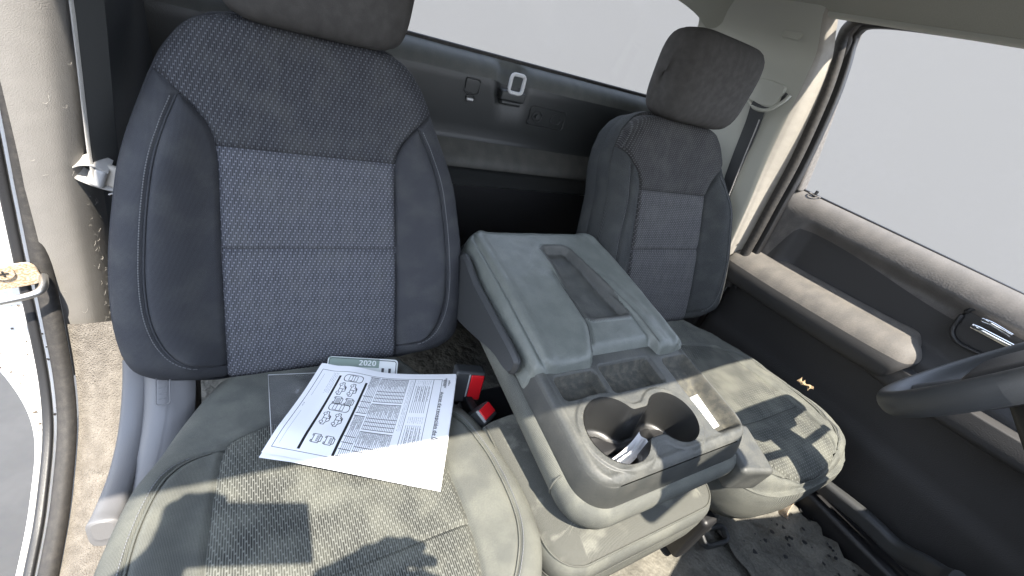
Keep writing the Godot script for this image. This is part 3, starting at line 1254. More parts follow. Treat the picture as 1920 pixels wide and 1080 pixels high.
const CZ := [-0.64, -0.60, -0.55, -0.50, -0.45, -0.40, -0.33, -0.26, -0.20, -0.16, -0.13, -0.11, -0.096, -0.090]
const CW := [0.170, 0.192, 0.214, 0.232, 0.246, 0.257, 0.267, 0.268, 0.258, 0.240, 0.214, 0.182, 0.140, 0.105]
const IZ := [-0.532, -0.529, -0.522, -0.508, -0.495, -0.482, -0.45, -0.38, -0.30, -0.22, -0.17, -0.14, -0.12, -0.106, -0.100]
const IW := [0.008, 0.030, 0.065, 0.110, 0.138, 0.148, 0.154, 0.160, 0.162, 0.157, 0.146, 0.128, 0.104, 0.070, 0.03]
const SZ := [-0.482, -0.478, -0.470, -0.455, -0.43, -0.39, -0.34, -0.28, -0.22, -0.17, -0.14, -0.122]
const SW := [0.148, 0.166, 0.184, 0.200, 0.213, 0.224, 0.231, 0.231, 0.222, 0.196, 0.165, 0.120]


func cw(z: float) -> float:
	return tab(z, CZ, CW)


func ci(z: float) -> float:
	return 0.0 if z < -0.532 or z > -0.1 else tab(z, IZ, IW)


func cs(z: float) -> float:
	return ci(z) if z < -0.482 or z > -0.122 else maxf(ci(z), tab(z, SZ, SW))


# height of the cushion top; u is positive towards the outer side
func cush_y(u: float, z: float, worn: bool) -> float:
	var a := absf(u)
	var W := cw(z)
	var b := ci(z)
	var c := cs(z)
	var y := -0.655 + 0.09 * (z + 0.6) - 0.010 * gauss(u, 0.10) * smoothstep(-0.55, -0.4, z)
	var bol := (0.024 if u > 0 else 0.016) * smoothstep(-0.52, -0.42, z) * smoothstep(-0.08, -0.20, z)
	if worn:
		bol = (-0.006 if u > 0 else 0.012) * smoothstep(-0.56, -0.42, z)
	if a > b:
		y += bol * smoothstep(0.0, 1.0, (a - b) / 0.065)
	if b > 0.01:
		var sl: float = (ci(z + 0.003) - ci(z - 0.003)) / 0.006
		y -= 0.0055 * gauss((a - b) / sqrt(1 + sl * sl), 0.004)
	if c > b + 0.004:
		var s2: float = (cs(z + 0.003) - cs(z - 0.003)) / 0.006
		y -= 0.0045 * gauss((a - c) / sqrt(1 + s2 * s2), 0.0035)
	if a < b:
		y -= 0.004 * gauss(z + 0.252, 0.0035)
	var dW: float = (cw(z + 0.004) - cw(z - 0.004)) / 0.008
	var e := (W - a) / sqrt(1.0 + dW * dW)
	var r := 0.034
	var m1 := maxf(0.0, r - e)
	var m2 := maxf(0.0, 0.075 - (-0.090 - z)) * r / 0.075
	y -= round_drop(sqrt(m1 * m1 + m2 * m2), r) + 0.010 * smoothstep(-0.17, -0.09, z)
	y += 0.0022 * wrinkle.get_noise_3d(u * 12, z * 12, 9.0)
	if worn and u > 0.05:
		# slack, creased cover along the outer side
		var k := smoothstep(0.05, 0.16, u)
		y += k * (0.006 * wrinkle.get_noise_3d(u * 34, z * 7, 3.0) - 0.006 * smoothstep(-0.5, -0.3, z))
	return y


func make_cushion(t: Node3D, xc: float, outer: float, weave: Material, plain: Material, worn: bool) -> void:
	var P := func(u: float, z: float) -> Vector3: return V(xc + outer * u, cush_y(u, z, worn), z)
	for k in [[-0.532, -0.252, 50], [-0.252, -0.100, 34]]:
		var rows := []
		var uvs := []
		for z in vrows(k[0], k[1], k[2], [k[0] + 0.006, k[1] - 0.006]):
			var r := PackedVector3Array()
			var uv := PackedVector2Array()
			for u in spread(-ci(z), ci(z), 52):
				r.append(P.call(u, z))
				uv.append(Vector2(u, z))
			rows.append(r)
			uvs.append(uv)
		part(t, "cushion_woven_panel", Geo.new().grid(rows, uvs), weave)
	for s in [-1.0, 1.0]:
		var rows := []
		var uvs := []
		for z in vrows(-0.482, -0.122, 56, [-0.478, -0.474, -0.468, -0.13, -0.125]):
			var r := PackedVector3Array()
			var uv := PackedVector2Array()
			for u in spread(ci(z), cs(z), 14):
				r.append(P.call(u * s, z))
				uv.append(Vector2(u * s, z))
			rows.append(r)
			uvs.append(uv)
		part(t, "cushion_bolster", Geo.new().grid(rows, uvs), plain)
		rows = []
		uvs = []
		for z in vrows(-0.64, -0.090, 84, [-0.532, -0.5, -0.482, -0.105, -0.098, -0.095]):
			var r := PackedVector3Array()
			var uv := PackedVector2Array()
			for i in 17:
				var q := i / 16.0
				var u := lerpf(cs(z), cw(z), lerpf(q, sin(q * PI / 2), 0.6))
				r.append(P.call(u * s, z))
				uv.append(Vector2(u * s, z))
			rows.append(r)
			uvs.append(uv)
		part(t, "cushion_border", Geo.new().grid(rows, uvs), plain)
		var cord := PackedVector3Array()
		for i in 61:
			var z := lerpf(-0.478, -0.125, i / 60.0)
			cord.append(P.call(cs(z) * s, z) + V(0, 0.0022, 0))
		part(t, "cushion_piping", Geo.new().tube(cord, 0.0016, 6), plain)
		var st := Geo.new()
		for i in 90:
			var z := lerpf(-0.47, -0.135, i / 90.0)
			var o1 := cs(z) + 0.006
			var o2 := cs(z + 0.0024) + 0.006
			st.tube(PackedVector3Array([P.call(o1 * s, z) + V(0, 0.0005, 0), P.call(o2 * s, z + 0.0024) + V(0, 0.0005, 0)]), 0.0008, 4, false)
		part(t, "cushion_stitching", st, M.thread, "", "stuff")
	# skirt
	var loop := []
	for z in vrows(-0.64, -0.090, 50, [-0.095, -0.1]):
		loop.append(Vector2(cw(z), z))
	for i in range(1, 8):
		loop.append(Vector2(lerpf(0.105, -0.105, i / 8.0), -0.090))
	for z in range(49, -1, -1):
		var q := lerpf(-0.64, -0.090, z / 50.0)
		loop.append(Vector2(-cw(q), q))
	var rows2 := []
	var uv2 := []
	for d in [[0.0, 0.0], [0.004, 0.015], [0.004, 0.04], [0.0, 0.07], [-0.008, 0.10], [-0.02, 0.125], [-0.05, 0.135]]:
		var r := PackedVector3Array()
		var uv := PackedVector2Array()
		for i in loop.size():
			var p: Vector2 = loop[i]
			var nn := Vector2(p.x, p.y + 0.36).normalized()
			var y := cush_y(clampf(p.x, -cw(p.y), cw(p.y)), p.y, worn)
			r.append(V(xc + outer * (p.x + nn.x * d[0]), y - d[1], p.y + nn.y * d[0]))
			uv.append(Vector2(i * 0.012, d[1]))
		rows2.append(r)
		uv2.append(uv)
	var g := Geo.new()
	g.grid(rows2, uv2, true)
	g.fan(rows2[rows2.size() - 1], V(xc, -0.80, -0.36))
	part(t, "cushion_skirt", g, plain)
	var edge := PackedVector3Array()
	for i in loop.size() + 1:
		var p: Vector2 = loop[i % loop.size()]
		edge.append(V(xc + outer * p.x, cush_y(p.x, p.y, worn) - 0.002, p.y))
	part(t, "cushion_edge_piping", Geo.new().tube(edge, 0.0022, 6, false), plain)
	# seat frame and runners below
	var fr := Geo.new()
	for s in [-1, 1]:
		fr.rbox(V(xc + s * 0.19, -0.88, -0.36), V(0.05, 0.16, 0.44), 0.012)
	fr.rbox(V(xc, -0.83, -0.40), V(0.34, 0.04, 0.36), 0.01)
	part(t, "seat_frame", fr, M.plastic_black)


func add_side_shield(t: Node3D) -> void:
	# moulded shield along the outer side of the passenger seat, ending in the recliner lever
	var sh := Geo.new()
	var path := curve([V(-0.158, -0.600, -0.668), V(-0.158, -0.645, -0.636), V(-0.160, -0.682, -0.585), V(-0.166, -0.700, -0.520), V(-0.174, -0.702, -0.450), V(-0.180, -0.715, -0.36)], 6)
	var n := path.size()
	var rows := []
	for i in n:
		var d := (path[mini(i + 1, n - 1)] - path[maxi(i - 1, 0)]).normalized()
		var up := V(1, 0, 0).cross(d).normalized()
		if up.y < 0:
			up = -up
		var r := PackedVector3Array()
		# across the shield from the cushion out to its lower edge
		for q in [[0.050, -0.010], [0.040, 0.004], [0.020, 0.010], [0.017, 0.007], [0.014, 0.010], [0.0, 0.008], [-0.012, 0.002], [-0.020, -0.012], [-0.026, -0.05], [-0.028, -0.09]]:
			r.append(path[i] + V(q[0], 0, 0) + up * q[1])
		rows.append(r)
	sh.grid(rows)
	part(t, "side_shield", sh, M.plastic_shield)
	var lv := Geo.new()
	var lp := curve([V(-0.186, -0.622, -0.672), V(-0.188, -0.660, -0.640), V(-0.190, -0.694, -0.585), V(-0.191, -0.700, -0.515), V(-0.192, -0.684, -0.450), V(-0.193, -0.676, -0.428), V(-0.1935, -0.674, -0.421)], 6)
	var sc := PackedFloat32Array()
	for i in lp.size():
		sc.append(1.0 - 0.35 * smoothstep(0.9, 1.0, i / float(lp.size() - 1)))
	lv.sweep(lp, ring2([Vector2(0.0145, 0.004), Vector2(0.0, 0.008), Vector2(-0.0145, 0.004), Vector2(-0.017, -0.010), Vector2(-0.012, -0.034), Vector2(0.012, -0.034), Vector2(0.017, -0.010)], 3), V(0, 1, 0), sc)
	part(t, "recliner_lever", lv, M.plastic_shield)
	# raised tag with its pressed marks
	var o := V(-0.147, -0.640, -0.612)
	var B := Basis(V(1, 0.02, 0.0).normalized(), V(0.0, 0.62, -0.78), V(0, 0.78, 0.62)).orthonormalized()
	var tg := Geo.new()
	var lo := PackedVector3Array()
	for p in rrect(0.018, 0.046, 0.005):
		lo.append(o + B * V(p.x, p.y, 0.0))
	lo.append(lo[0])
	tg.tube(lo, 0.0010, 5, false)
	for k in 4:
		tg.tube(PackedVector3Array([o + B * V(-0.005, -0.014 + k * 0.009, 0), o + B * V(0.005, -0.012 + k * 0.009, 0)]), 0.0009, 5)
	part(t, "pressed_tag", tg, M.plastic_shield)
	var hg := Geo.new()
	hg.rbox(V(-0.178, -0.610, -0.690), V(0.024, 0.08, 0.04), 0.012, Basis.from_euler(V(0.4, 0, 0)))
	part(t, "recliner_hinge", hg, M.latch_beige)


# ---------------------------------------------------------------- console
func sd_rr(p: Vector2, c: Vector2, h: Vector2, r: float) -> float:
	var q := (p - c).abs() - h + Vector2(r, r)
	return minf(maxf(q.x, q.y), 0.0) + Vector2(maxf(q.x, 0), maxf(q.y, 0)).length() - r


func smin(a: float, b: float, k: float) -> float:
	var h := clampf(0.5 + 0.5 * (b - a) / k, 0, 1)
	return lerpf(b, a, h) - k * h * (1 - h)


const KX := 0.570


func cup_sd(x: float, z: float) -> float:
	var a := Vector2(x - 0.470, z + 0.252).length() - 0.0575
	var b := Vector2(x - 0.598, z + 0.246).length() - 0.0475
	var ch := sd_rr(Vector2(x, z), Vector2(0.542, -0.249), Vector2(0.03, 0.026), 0.004)
	return smin(minf(a, b), ch, 0.006)


# how far the console's plastic top lies below its slanted plane
func tray_dip(x: float, z: float) -> float:
	var d := 0.0
	var q := cup_sd(x, z)
	d -= 0.0035 * smoothstep(0.013, 0.010, q) * smoothstep(-0.004, 0.0, q)
	# small pocket, centre pocket, right-hand tray with its step
	var s := sd_rr(Vector2(x, z), Vector2(0.457, -0.343), Vector2(0.046, 0.0235), 0.009)
	d += 0.020 * smoothstep(0.003, -0.007, s)
	s = sd_rr(Vector2(x, z), Vector2(0.580, -0.344), Vector2(0.066, 0.030), 0.008)
	d += 0.024 * smoothstep(0.002, -0.010, s)
	s = sd_rr(Vector2(x, z), Vector2(0.709, -0.281), Vector2(0.037, 0.083), 0.012)
	d += (0.016 + 0.012 * smoothstep(-0.318, -0.300, z)) * smoothstep(0.003, -0.015, s)
	return d


func top_y(z: float, off := 0.0) -> float:
	return -0.518 - 0.12 * z + off


func tray_half(z: float) -> float:
	# plan outline: straight sides, well-rounded front corners
	var W := 0.186 + 0.010 * smoothstep(-0.30, -0.40, z) * 0.0
	var r := 0.045
	var e := z + 0.178 + r
	if e > 0.0:
		W -= r - sqrt(maxf(0.0, r * r - e * e))
	return W


func build_console() -> void:
	var t := thing("centre_console", "folded centre seat back forming a grey console with cup holders and padded armrest lid", "console", V(KX, -0.62, -0.45))
	# plastic top as one fine relief, cut into the surround, the cup holder and the pockets
	var nx := 196
	var nz := 116
	var X := func(i: int, z: float) -> float: return KX + tray_half(z) * (i / float(nx) * 2.0 - 1.0)
	var P := []
	for j in nz + 1:
		var z := lerpf(-0.395, -0.1785, j / float(nz))
		var r := PackedVector3Array()
		for i in nx + 1:
			var x: float = X.call(i, z)
			var e := tray_half(z) - absf(x - KX)
			var ef := -0.178 - z
			var m := Vector2(maxf(0, 0.010 - e), maxf(0, 0.010 - ef)).length()
			# a raised lip runs round the outer edge
			var lip := 0.0025 * gauss(minf(e, ef) - 0.012, 0.005)
			# draw the nodes beside the cup opening on to its outline
			var px := x
			var pz := z
			var q := cup_sd(x, z)
			if absf(q) < 0.0016:
				var gr := Vector2(cup_sd(x + 0.0005, z) - cup_sd(x - 0.0005, z), cup_sd(x, z + 0.0005) - cup_sd(x, z - 0.0005)).normalized()
				px -= gr.x * q
				pz -= gr.y * q
			r.append(V(px, top_y(pz) - tray_dip(px, pz) - round_drop(minf(m, 0.010), 0.010) + lip, pz))
		P.append(r)
	var N := []
	for j in nz + 1:
		var r := PackedVector3Array()
		for i in nx + 1:
			var a: Vector3 = P[j][mini(i + 1, nx)] - P[j][maxi(i - 1, 0)]
			var b: Vector3 = P[mini(j + 1, nz)][i] - P[maxi(j - 1, 0)][i]
			var c := b.cross(a).normalized()
			r.append(c if c.y >= 0 else -c)
		N.append(r)
	var geos := [Geo.new(), Geo.new(), Geo.new(), Geo.new()]
	for j in nz:
		for i in nx:
			for tr in [[[j, i], [j, i + 1], [j + 1, i + 1]], [[j, i], [j + 1, i + 1], [j + 1, i]]]:
				var m := Vector3.ZERO
				for q in tr:
					m += P[q[0]][q[1]] / 3.0
				if cup_sd(m.x, m.z) < 0.0:
					continue
				var k := 0
				if sd_rr(Vector2(m.x, m.z), Vector2(0.457, -0.343), Vector2(0.046, 0.0235), 0.009) < 0.0:
					k = 1
				elif sd_rr(Vector2(m.x, m.z), Vector2(0.580, -0.344), Vector2(0.066, 0.030), 0.008) < -0.002:
					k = 2
				elif sd_rr(Vector2(m.x, m.z), Vector2(0.709, -0.281), Vector2(0.037, 0.083), 0.012) < 0.0:
					k = 3
				var g: Geo = geos[k]
				var b := g.v.size()
				for q in tr:
					g.v.append(P[q[0]][q[1]])
					g.n.append(N[q[0]][q[1]])
					g.t.append(Vector2(P[q[0]][q[1]].x, P[q[0]][q[1]].z))
				g.ix.append_array(PackedInt32Array([b, b + 1, b + 2]))
	# the cup wells: one outline round both circles and the gap between them
	var cup := Geo.new()
	var ring := PackedVector2Array()
	for i in 160:
		# march outwards from a point in the middle of each well until the outline is met
		var a := TAU * i / 160.0
		var o := Vector2(0.470, -0.252) if cos(a) < 0.0 else Vector2(0.598, -0.246)
		if absf(cos(a)) < 0.0:
			o = Vector2(0.535, -0.249)
		var lo := 0.0
		var d := Vector2.from_angle(a)
		for s in 60:
			var p := o + d * lo
			var q := cup_sd(p.x, p.y)
			if q > -0.0002:
				break
			lo += -q * 0.9
		ring.append(o + d * lo)
	# fill in the waist between the two halves
	var full := PackedVector2Array()
	for i in 160:
		full.append(ring[i])
		var n2 := ring[(i + 1) % 160]
		if ring[i].distance_to(n2) > 0.02:
			for s in range(1, 40):
				var p := ring[i].lerp(n2, s / 40.0)
				# slide along z to the outline
				for it in 30:
					var q := cup_sd(p.x, p.y)
					p.y -= q * signf(p.y + 0.249) * 0.8
				full.append(p)
	var crow := []
	for q in [[0.0, 0.0015], [0.0008, -0.003], [0.0018, -0.012], [0.003, -0.04], [0.0055, -0.072], [0.009, -0.078], [0.018, -0.080]]:
		var r := PackedVector3Array()
		for p in full:
			var gr := Vector2(cup_sd(p.x + 0.001, p.y) - cup_sd(p.x - 0.001, p.y), cup_sd(p.x, p.y + 0.001) - cup_sd(p.x, p.y - 0.001)).normalized()
			var e: Vector2 = p - gr * q[0]
			r.append(V(e.x, top_y(p.y) - tray_dip(p.x, p.y) + q[1], e.y))
		crow.append(r)
	cup.grid(crow, [], true)
	for o in [[0.470, -0.252, 0.050], [0.598, -0.246, 0.041]]:
		var r := PackedVector3Array()
		for i in 40:
			r.append(V(o[0] + o[2] * cos(TAU * i / 40), top_y(o[1]) - 0.0795, o[1] + o[2] * sin(TAU * i / 40)))
		cup.fan(r, V(o[0], top_y(o[1]) - 0.0775, o[1]))
	cup.rbox(V(0.535, top_y(-0.249) - 0.081, -0.249), V(0.10, 0.002, 0.06), 0.0005)
	part(t, "tray_top", geos[0], M.console_plastic)
	part(t, "cup_holder", cup, M.plastic_cup)
	part(t, "small_pocket", geos[1], M.pocket_dirt)
	part(t, "centre_pocket", geos[2], M.pocket_dirt)
	part(t, "side_tray", geos[3], M.pocket_dirt)
	# rim wall round the plastic, then the cloth-covered body below it
	var loop := []
	for i in 25:
		loop.append(Vector2(-tray_half(lerpf(-0.74, -0.224, i / 24.0)), lerpf(-0.74, -0.224, i / 24.0)))
	for i in range(1, 12):
		var a := PI - PI * 0.5 * i / 12.0
		loop.append(Vector2(-0.141 + 0.045 * cos(a), -0.223 + 0.045 * sin(a)))
	for i in 13:
		loop.append(Vector2(lerpf(-0.141, 0.141, i / 12.0), -0.178))
	for i in range(1, 12):
		var a := PI * 0.5 - PI * 0.5 * i / 12.0
		loop.append(Vector2(0.141 + 0.045 * cos(a), -0.223 + 0.045 * sin(a)))
	for i in 25:
		var z := lerpf(-0.224, -0.74, i / 24.0)
		loop.append(Vector2(tray_half(z), z))
	var wall := func(offs: Array) -> Array:
		var rows := []
		for q in offs:
			var r := PackedVector3Array()
			for p in loop:
				var nn := Vector2(p.x * 0.35, maxf(0.0, p.y + 0.26) * 1.2)
				nn = Vector2(signf(p.x) * 1.0, 0) if p.y < -0.224 else (p - Vector2(clampf(p.x, -0.141, 0.141), -0.223)).normalized()
				var e: Vector2 = p + nn * q[0]
				r.append(V(KX + e.x, top_y(p.y, q[1]), e.y))
			rows.append(r)
		return rows
	var rim := Geo.new()
	rim.grid(wall.call([[0.0, -0.0095], [0.003, -0.016], [0.006, -0.028], [0.009, -0.042], [0.009, -0.050]]))
	part(t, "plastic_rim", rim, M.console_rim)
	var rows: Array = wall.call([[0.006, -0.047], [0.013, -0.049], [0.019, -0.055], [0.022, -0.066], [0.021, -0.080], [0.016, -0.093], [0.005, -0.105], [-0.02, -0.112], [-0.06, -0.114]])
	var uvs := []
	for i in rows.size():
		var uv := PackedVector2Array()
		for j in loop.size():
			uv.append(Vector2(j * 0.0145, i * 0.015))
		uvs.append(uv)
	var body := Geo.new()
	body.grid(rows, uvs)
	part(t, "cloth_body", body, M.knit_cushion)
	# vertical seams at the two front corners
	for s in [-1.0, 1.0]:
		var sp := PackedVector3Array()
		for q in [[0.013, -0.049], [0.0195, -0.055], [0.0225, -0.066], [0.0215, -0.080], [0.0165, -0.093], [0.005, -0.105]]:
			sp.append(V(KX + s * (0.186 + q[0]), top_y(-0.235, q[1]), -0.235))
		part(t, "corner_seam", Geo.new().tube(sp, 0.0020, 6), M.knit_cushion)
	build_lid(t)
	# hinge flange on the passenger side of the lid
	var fl := Geo.new()
	var poly := ring2([Vector2(-0.70, -0.435), Vector2(-0.60, -0.448), Vector2(-0.50, -0.458), Vector2(-0.420, -0.466), Vector2(-0.405, -0.480), Vector2(-0.412, -0.505), Vector2(-0.435, -0.515), Vector2(-0.48, -0.520), Vector2(-0.56, -0.548), Vector2(-0.64, -0.572), Vector2(-0.71, -0.575)], 4)
	fl.slab(poly, 0.016, Transform3D(Basis(V(0, 0, 1), V(0, 1, 0), V(-1, 0, 0)), V(KX - 0.196, 0.0, 0.0)), 0.006)
	part(t, "side_flange", fl, M.plastic_dark)
	# small black latch stub on the driver side, below the tray
	var lt := Geo.new()
	lt.rbox(V(0.772, -0.576, -0.180), V(0.075, 0.070, 0.10), 0.010, Basis.from_euler(V(0.10, -0.30, 0)), 4)
	part(t, "driver_side_block", lt, M.console_plastic)
	# under the padded body
	var un := Geo.new()
	un.rbox(V(KX, -0.575, -0.47), V(0.34, 0.03, 0.44), 0.01)
	part(t, "underside", un, M.plastic_black)


func lid_half(z: float) -> float:
	var r := 0.05
	var W := 0.190
	var e := -0.765 + r - z
	if e > 0:
		W -= r - sqrt(maxf(0, r * r - e * e))
	e = z + 0.372 + 0.018
	if e > 0:
		W -= 0.018 - sqrt(maxf(0, 0.018 * 0.018 - e * e))
	return W


func lid_y(x: float, z: float) -> float:
	var u := x - KX
	var e := lid_half(z) - absf(u)
	var y := top_y(z, 0.016) + 0.010 * gauss(z + 0.60, 0.25)
	# the rear edge rolls over, the front edge drops to the tray
	var m := Vector2(maxf(0, 0.030 - e), maxf(0, 0.040 - (z + 0.765)) * 0.75)
	y -= round_drop(minf(m.length(), 0.030), 0.030) * 1.15
	var mf := maxf(0, 0.020 - (-0.372 - z))
	y -= round_drop(minf(mf, 0.020), 0.020)
	# long stitched seams either side of the flat tongue
	var left := -0.034 - 0.035 * smoothstep(-0.46, -0.36, z)
	var right := 0.052 + 0.048 * smoothstep(-0.66, -0.44, z)
	if z > -0.62:
		var k := smoothstep(-0.62, -0.56, z)
		y -= 0.007 * k * (gauss(u - left, 0.0035) + gauss(u - right, 0.0035)) - 0.004 * k * (gauss(u - left + 0.020, 0.016) + gauss(u - right - 0.020, 0.016))
		var inside := smoothstep(left - 0.004, left + 0.004, u) * smoothstep(right + 0.004, right - 0.004, u)
		y -= 0.006 * k * inside + 0.040 * inside * smoothstep(-0.412, -0.374, z)
	# coin tray let into the tongue
	var s := recess_sd(u, z)
	y -= 0.016 * smoothstep(0.0, -0.006, s)
	y += 0.003 * smoothstep(0.010, 0.006, s) * smoothstep(-0.002, 0.002, s)
	# padded side welts
	y -= 0.0065 * gauss(e - 0.017, 0.0035) * smoothstep(-0.75, -0.72, z) - 0.004 * gauss(e - 0.030, 0.012)
	return y + 0.0012 * wrinkle.get_noise_3d(x * 15, z * 15, 2.0)


func recess_sd(u: float, z: float) -> float:
	# a slot wider at its front, its rear corners cut off
	var k := clampf((z + 0.685) / 0.225, 0, 1)
	var mid := lerpf(0.014, 0.034, k)
	var half := lerpf(0.036, 0.058, k)
	var s := sd_rr(Vector2(u - mid, z), Vector2(0, -0.574), Vector2(half, 0.108), 0.012)
	var cut := (absf(u - mid) * 0.75 - (z + 0.682)) * 0.8 - 0.015
	return maxf(s, cut)


func build_lid(t: Node3D) -> void:
	var nx := 130
	var nz := 130
	var geos := [Geo.new(), Geo.new()]
	var P := []
	for j in nz + 1:
		var z := lerpf(-0.765, -0.372, j / float(nz))
		var r := PackedVector3Array()
		for i in nx + 1:
			var q := i / float(nx) * 2.0 - 1.0
			q = lerpf(q, sin(q * PI / 2), 0.5)
			var x := KX + lid_half(z) * q
			r.append(V(x, lid_y(x, z), z))
		P.append(r)
	var g := Geo.new()
	g.grid(P)
	# split off the coin tray
	var a := Geo.new()
	var b := Geo.new()
	for o in [a, b]:
		o.v = g.v
		o.n = g.n
		o.t = g.t
	for k in range(0, g.ix.size(), 3):
		var m := (g.v[g.ix[k]] + g.v[g.ix[k + 1]] + g.v[g.ix[k + 2]]) / 3.0
		var o: Geo = b if recess_sd(m.x - KX, m.z) < 0.008 else a
		o.ix.append_array(g.ix.slice(k, k + 3))
	var lid := part(t, "armrest_lid", a, M.lid_vinyl)
	part(lid, "coin_tray", b, M.console_plastic)
	# side walls of the lid
	for s in [-1.0, 1.0]:
		var rows := []
		for q in [[0.0, 0.0], [0.004, -0.010], [0.006, -0.024], [0.004, -0.036], [-0.004, -0.040]]:
			var r := PackedVector3Array()
			for j in nz + 1:
				var p: Vector3 = P[j][0 if s < 0 else nx]
				r.append(p + V(s * q[0], q[1], 0))
			rows.append(r)
		part(lid, "lid_side", Geo.new().grid(rows), M.lid_vinyl)
	var back := []
	for q in [[0.0, 0.0], [0.006, -0.02], [0.008, -0.08], [0.0, -0.13]]:
		var r := PackedVector3Array()
		for i in nx + 1:
			r.append(P[0][i] + V(0, q[1], -q[0]))
		back.append(r)
	part(lid, "lid_back", Geo.new().grid(back), M.lid_vinyl)
	var front := []
	for q in [[0.0, 0.0], [0.002, -0.008], [0.001, -0.016]]:
		var r := PackedVector3Array()
		for i in nx + 1:
			r.append(P[nz][i] + V(0, q[1], q[0]))
		front.append(r)
	part(lid, "lid_front", Geo.new().grid(front), M.lid_vinyl)
	var st := Geo.new()
	for side in 2:
		for i in 70:
			var z := lerpf(-0.56, -0.385, i / 70.0)
			var u := -0.034 - 0.035 * smoothstep(-0.46, -0.36, z) - 0.006 if side == 0 else 0.052 + 0.048 * smoothstep(-0.66, -0.44, z) + 0.006
			var x := KX + u
			st.tube(PackedVector3Array([V(x, lid_y(x, z) + 0.0003, z), V(x, lid_y(x, z + 0.0017) + 0.0003, z + 0.0017)]), 0.0006, 4, false)
	part(lid, "stitching", st, M.plastic_dark, "", "stuff")


func build_centre_cushion() -> void:
	var t := thing("centre_seat_cushion", "grey stained cloth centre seat cushion below the console", "seat cushion", V(0.525, -0.78, -0.35))
	var x0 := 0.338
	var x1 := 0.712
	var hx := (x1 - x0) * 0.5
	var cx := (x0 + x1) * 0.5
	# plan loop with rounded front corners; the top rolls into the front
	var loop := []
	var r0 := 0.055
	for i in 20:
		loop.append(Vector2(-hx, lerpf(-0.405, -0.132 - r0, i / 20.0)))
	for i in 12:
		var a := PI - PI * 0.5 * i / 12.0
		loop.append(Vector2(-hx + r0 + r0 * cos(a), -0.132 - r0 + r0 * sin(a)))
	for i in 12:
		loop.append(Vector2(lerpf(-hx + r0, hx - r0, i / 12.0), -0.132))
	for i in 12:
		var a := PI * 0.5 - PI * 0.5 * i / 12.0
		loop.append(Vector2(hx - r0 + r0 * cos(a), -0.132 - r0 + r0 * sin(a)))
	for i in 21:
		loop.append(Vector2(hx, lerpf(-0.132 - r0, -0.405, i / 20.0)))
	var lay := func(offs: Array, m: Material, nm: String) -> void:
		var rows := []
		var uvs := []
		for q in offs:
			var r := PackedVector3Array()
			var uv := PackedVector2Array()
			for j in loop.size():
				var p: Vector2 = loop[j]
				var c := Vector2(clampf(p.x, -hx + r0, hx - r0), minf(p.y, -0.132 - r0))
				var nn := (p - c).normalized() if (p - c).length() > 0.001 else Vector2.ZERO
				var e: Vector2 = p + nn * q[0]
				if q[0] < -0.06:
					e = Vector2(p.x * (1.0 + q[0] / 0.19), minf(p.y, -0.132 + q[0]))
				r.append(V(cx + e.x, -0.604 + q[1] + 0.03 * (e.y + 0.13), e.y))
				uv.append(Vector2(j * 0.0125, q[2]))
			rows.append(r)
			uvs.append(uv)
		part(t, nm, Geo.new().grid(rows, uvs), m)
	lay.call([[-0.185, 0.004, 0.0], [-0.15, 0.004, 0.04], [-0.10, 0.003, 0.09], [-0.065, 0.001, 0.13], [-0.04, -0.002, 0.15], [-0.02, -0.007, 0.17], [-0.010, -0.011, 0.185], [-0.004, -0.017, 0.19]], M.knit_stained, "cushion_top")
	lay.call([[-0.004, -0.017, 0.0], [0.001, -0.021, 0.005], [0.005, -0.032, 0.015], [0.006, -0.048, 0.03], [0.002, -0.054, 0.04], [0.006, -0.060, 0.045], [0.004, -0.10, 0.08], [-0.004, -0.15, 0.13], [-0.012, -0.19, 0.17]], M.knit_cushion, "cushion_side")
	for q in [[-0.003, -0.0165], [0.004, -0.054]]:
		var pth := PackedVector3Array()
		for j in loop.size():
			var p: Vector2 = loop[j]
			var c := Vector2(clampf(p.x, -hx + r0, hx - r0), minf(p.y, -0.132 - r0))
			var nn := (p - c).normalized()
			var e: Vector2 = p + nn * q[0]
			pth.append(V(cx + e.x, -0.604 + q[1] + 0.03 * (e.y + 0.13), e.y))
		part(t, "piping", Geo.new().tube(pth, 0.0018, 6), M.knit_stained)
	var b := Geo.new()
	b.rbox(V(cx, -0.86, -0.40), V(0.30, 0.20, 0.40), 0.02)
	part(t, "base", b, M.plastic_black)


# ---------------------------------------------------------------- driver door
func door_x(z: float, y: float) -> float:
	# top roll at the belt line, a soft-edged recess, then the lower panel
	var x := 1.405
	x += round_drop(maxf(0.0, 0.065 - (-0.195 - y)), 0.065) * 0.85
	var q := sd_rr(Vector2(z, y), Vector2(-0.12, -0.345), Vector2(0.47, 0.070), 0.03)
	x += 0.028 * smoothstep(0.022, -0.022, q)
	x += 0.02 * smoothstep(-0.42, -0.62, y) - 0.012 * smoothstep(-0.66, -0.72, y)
	# the rear edge rolls back to the shut face
	x += round_drop(maxf(0.0, 0.045 - (z + 0.715)), 0.045)
	return x


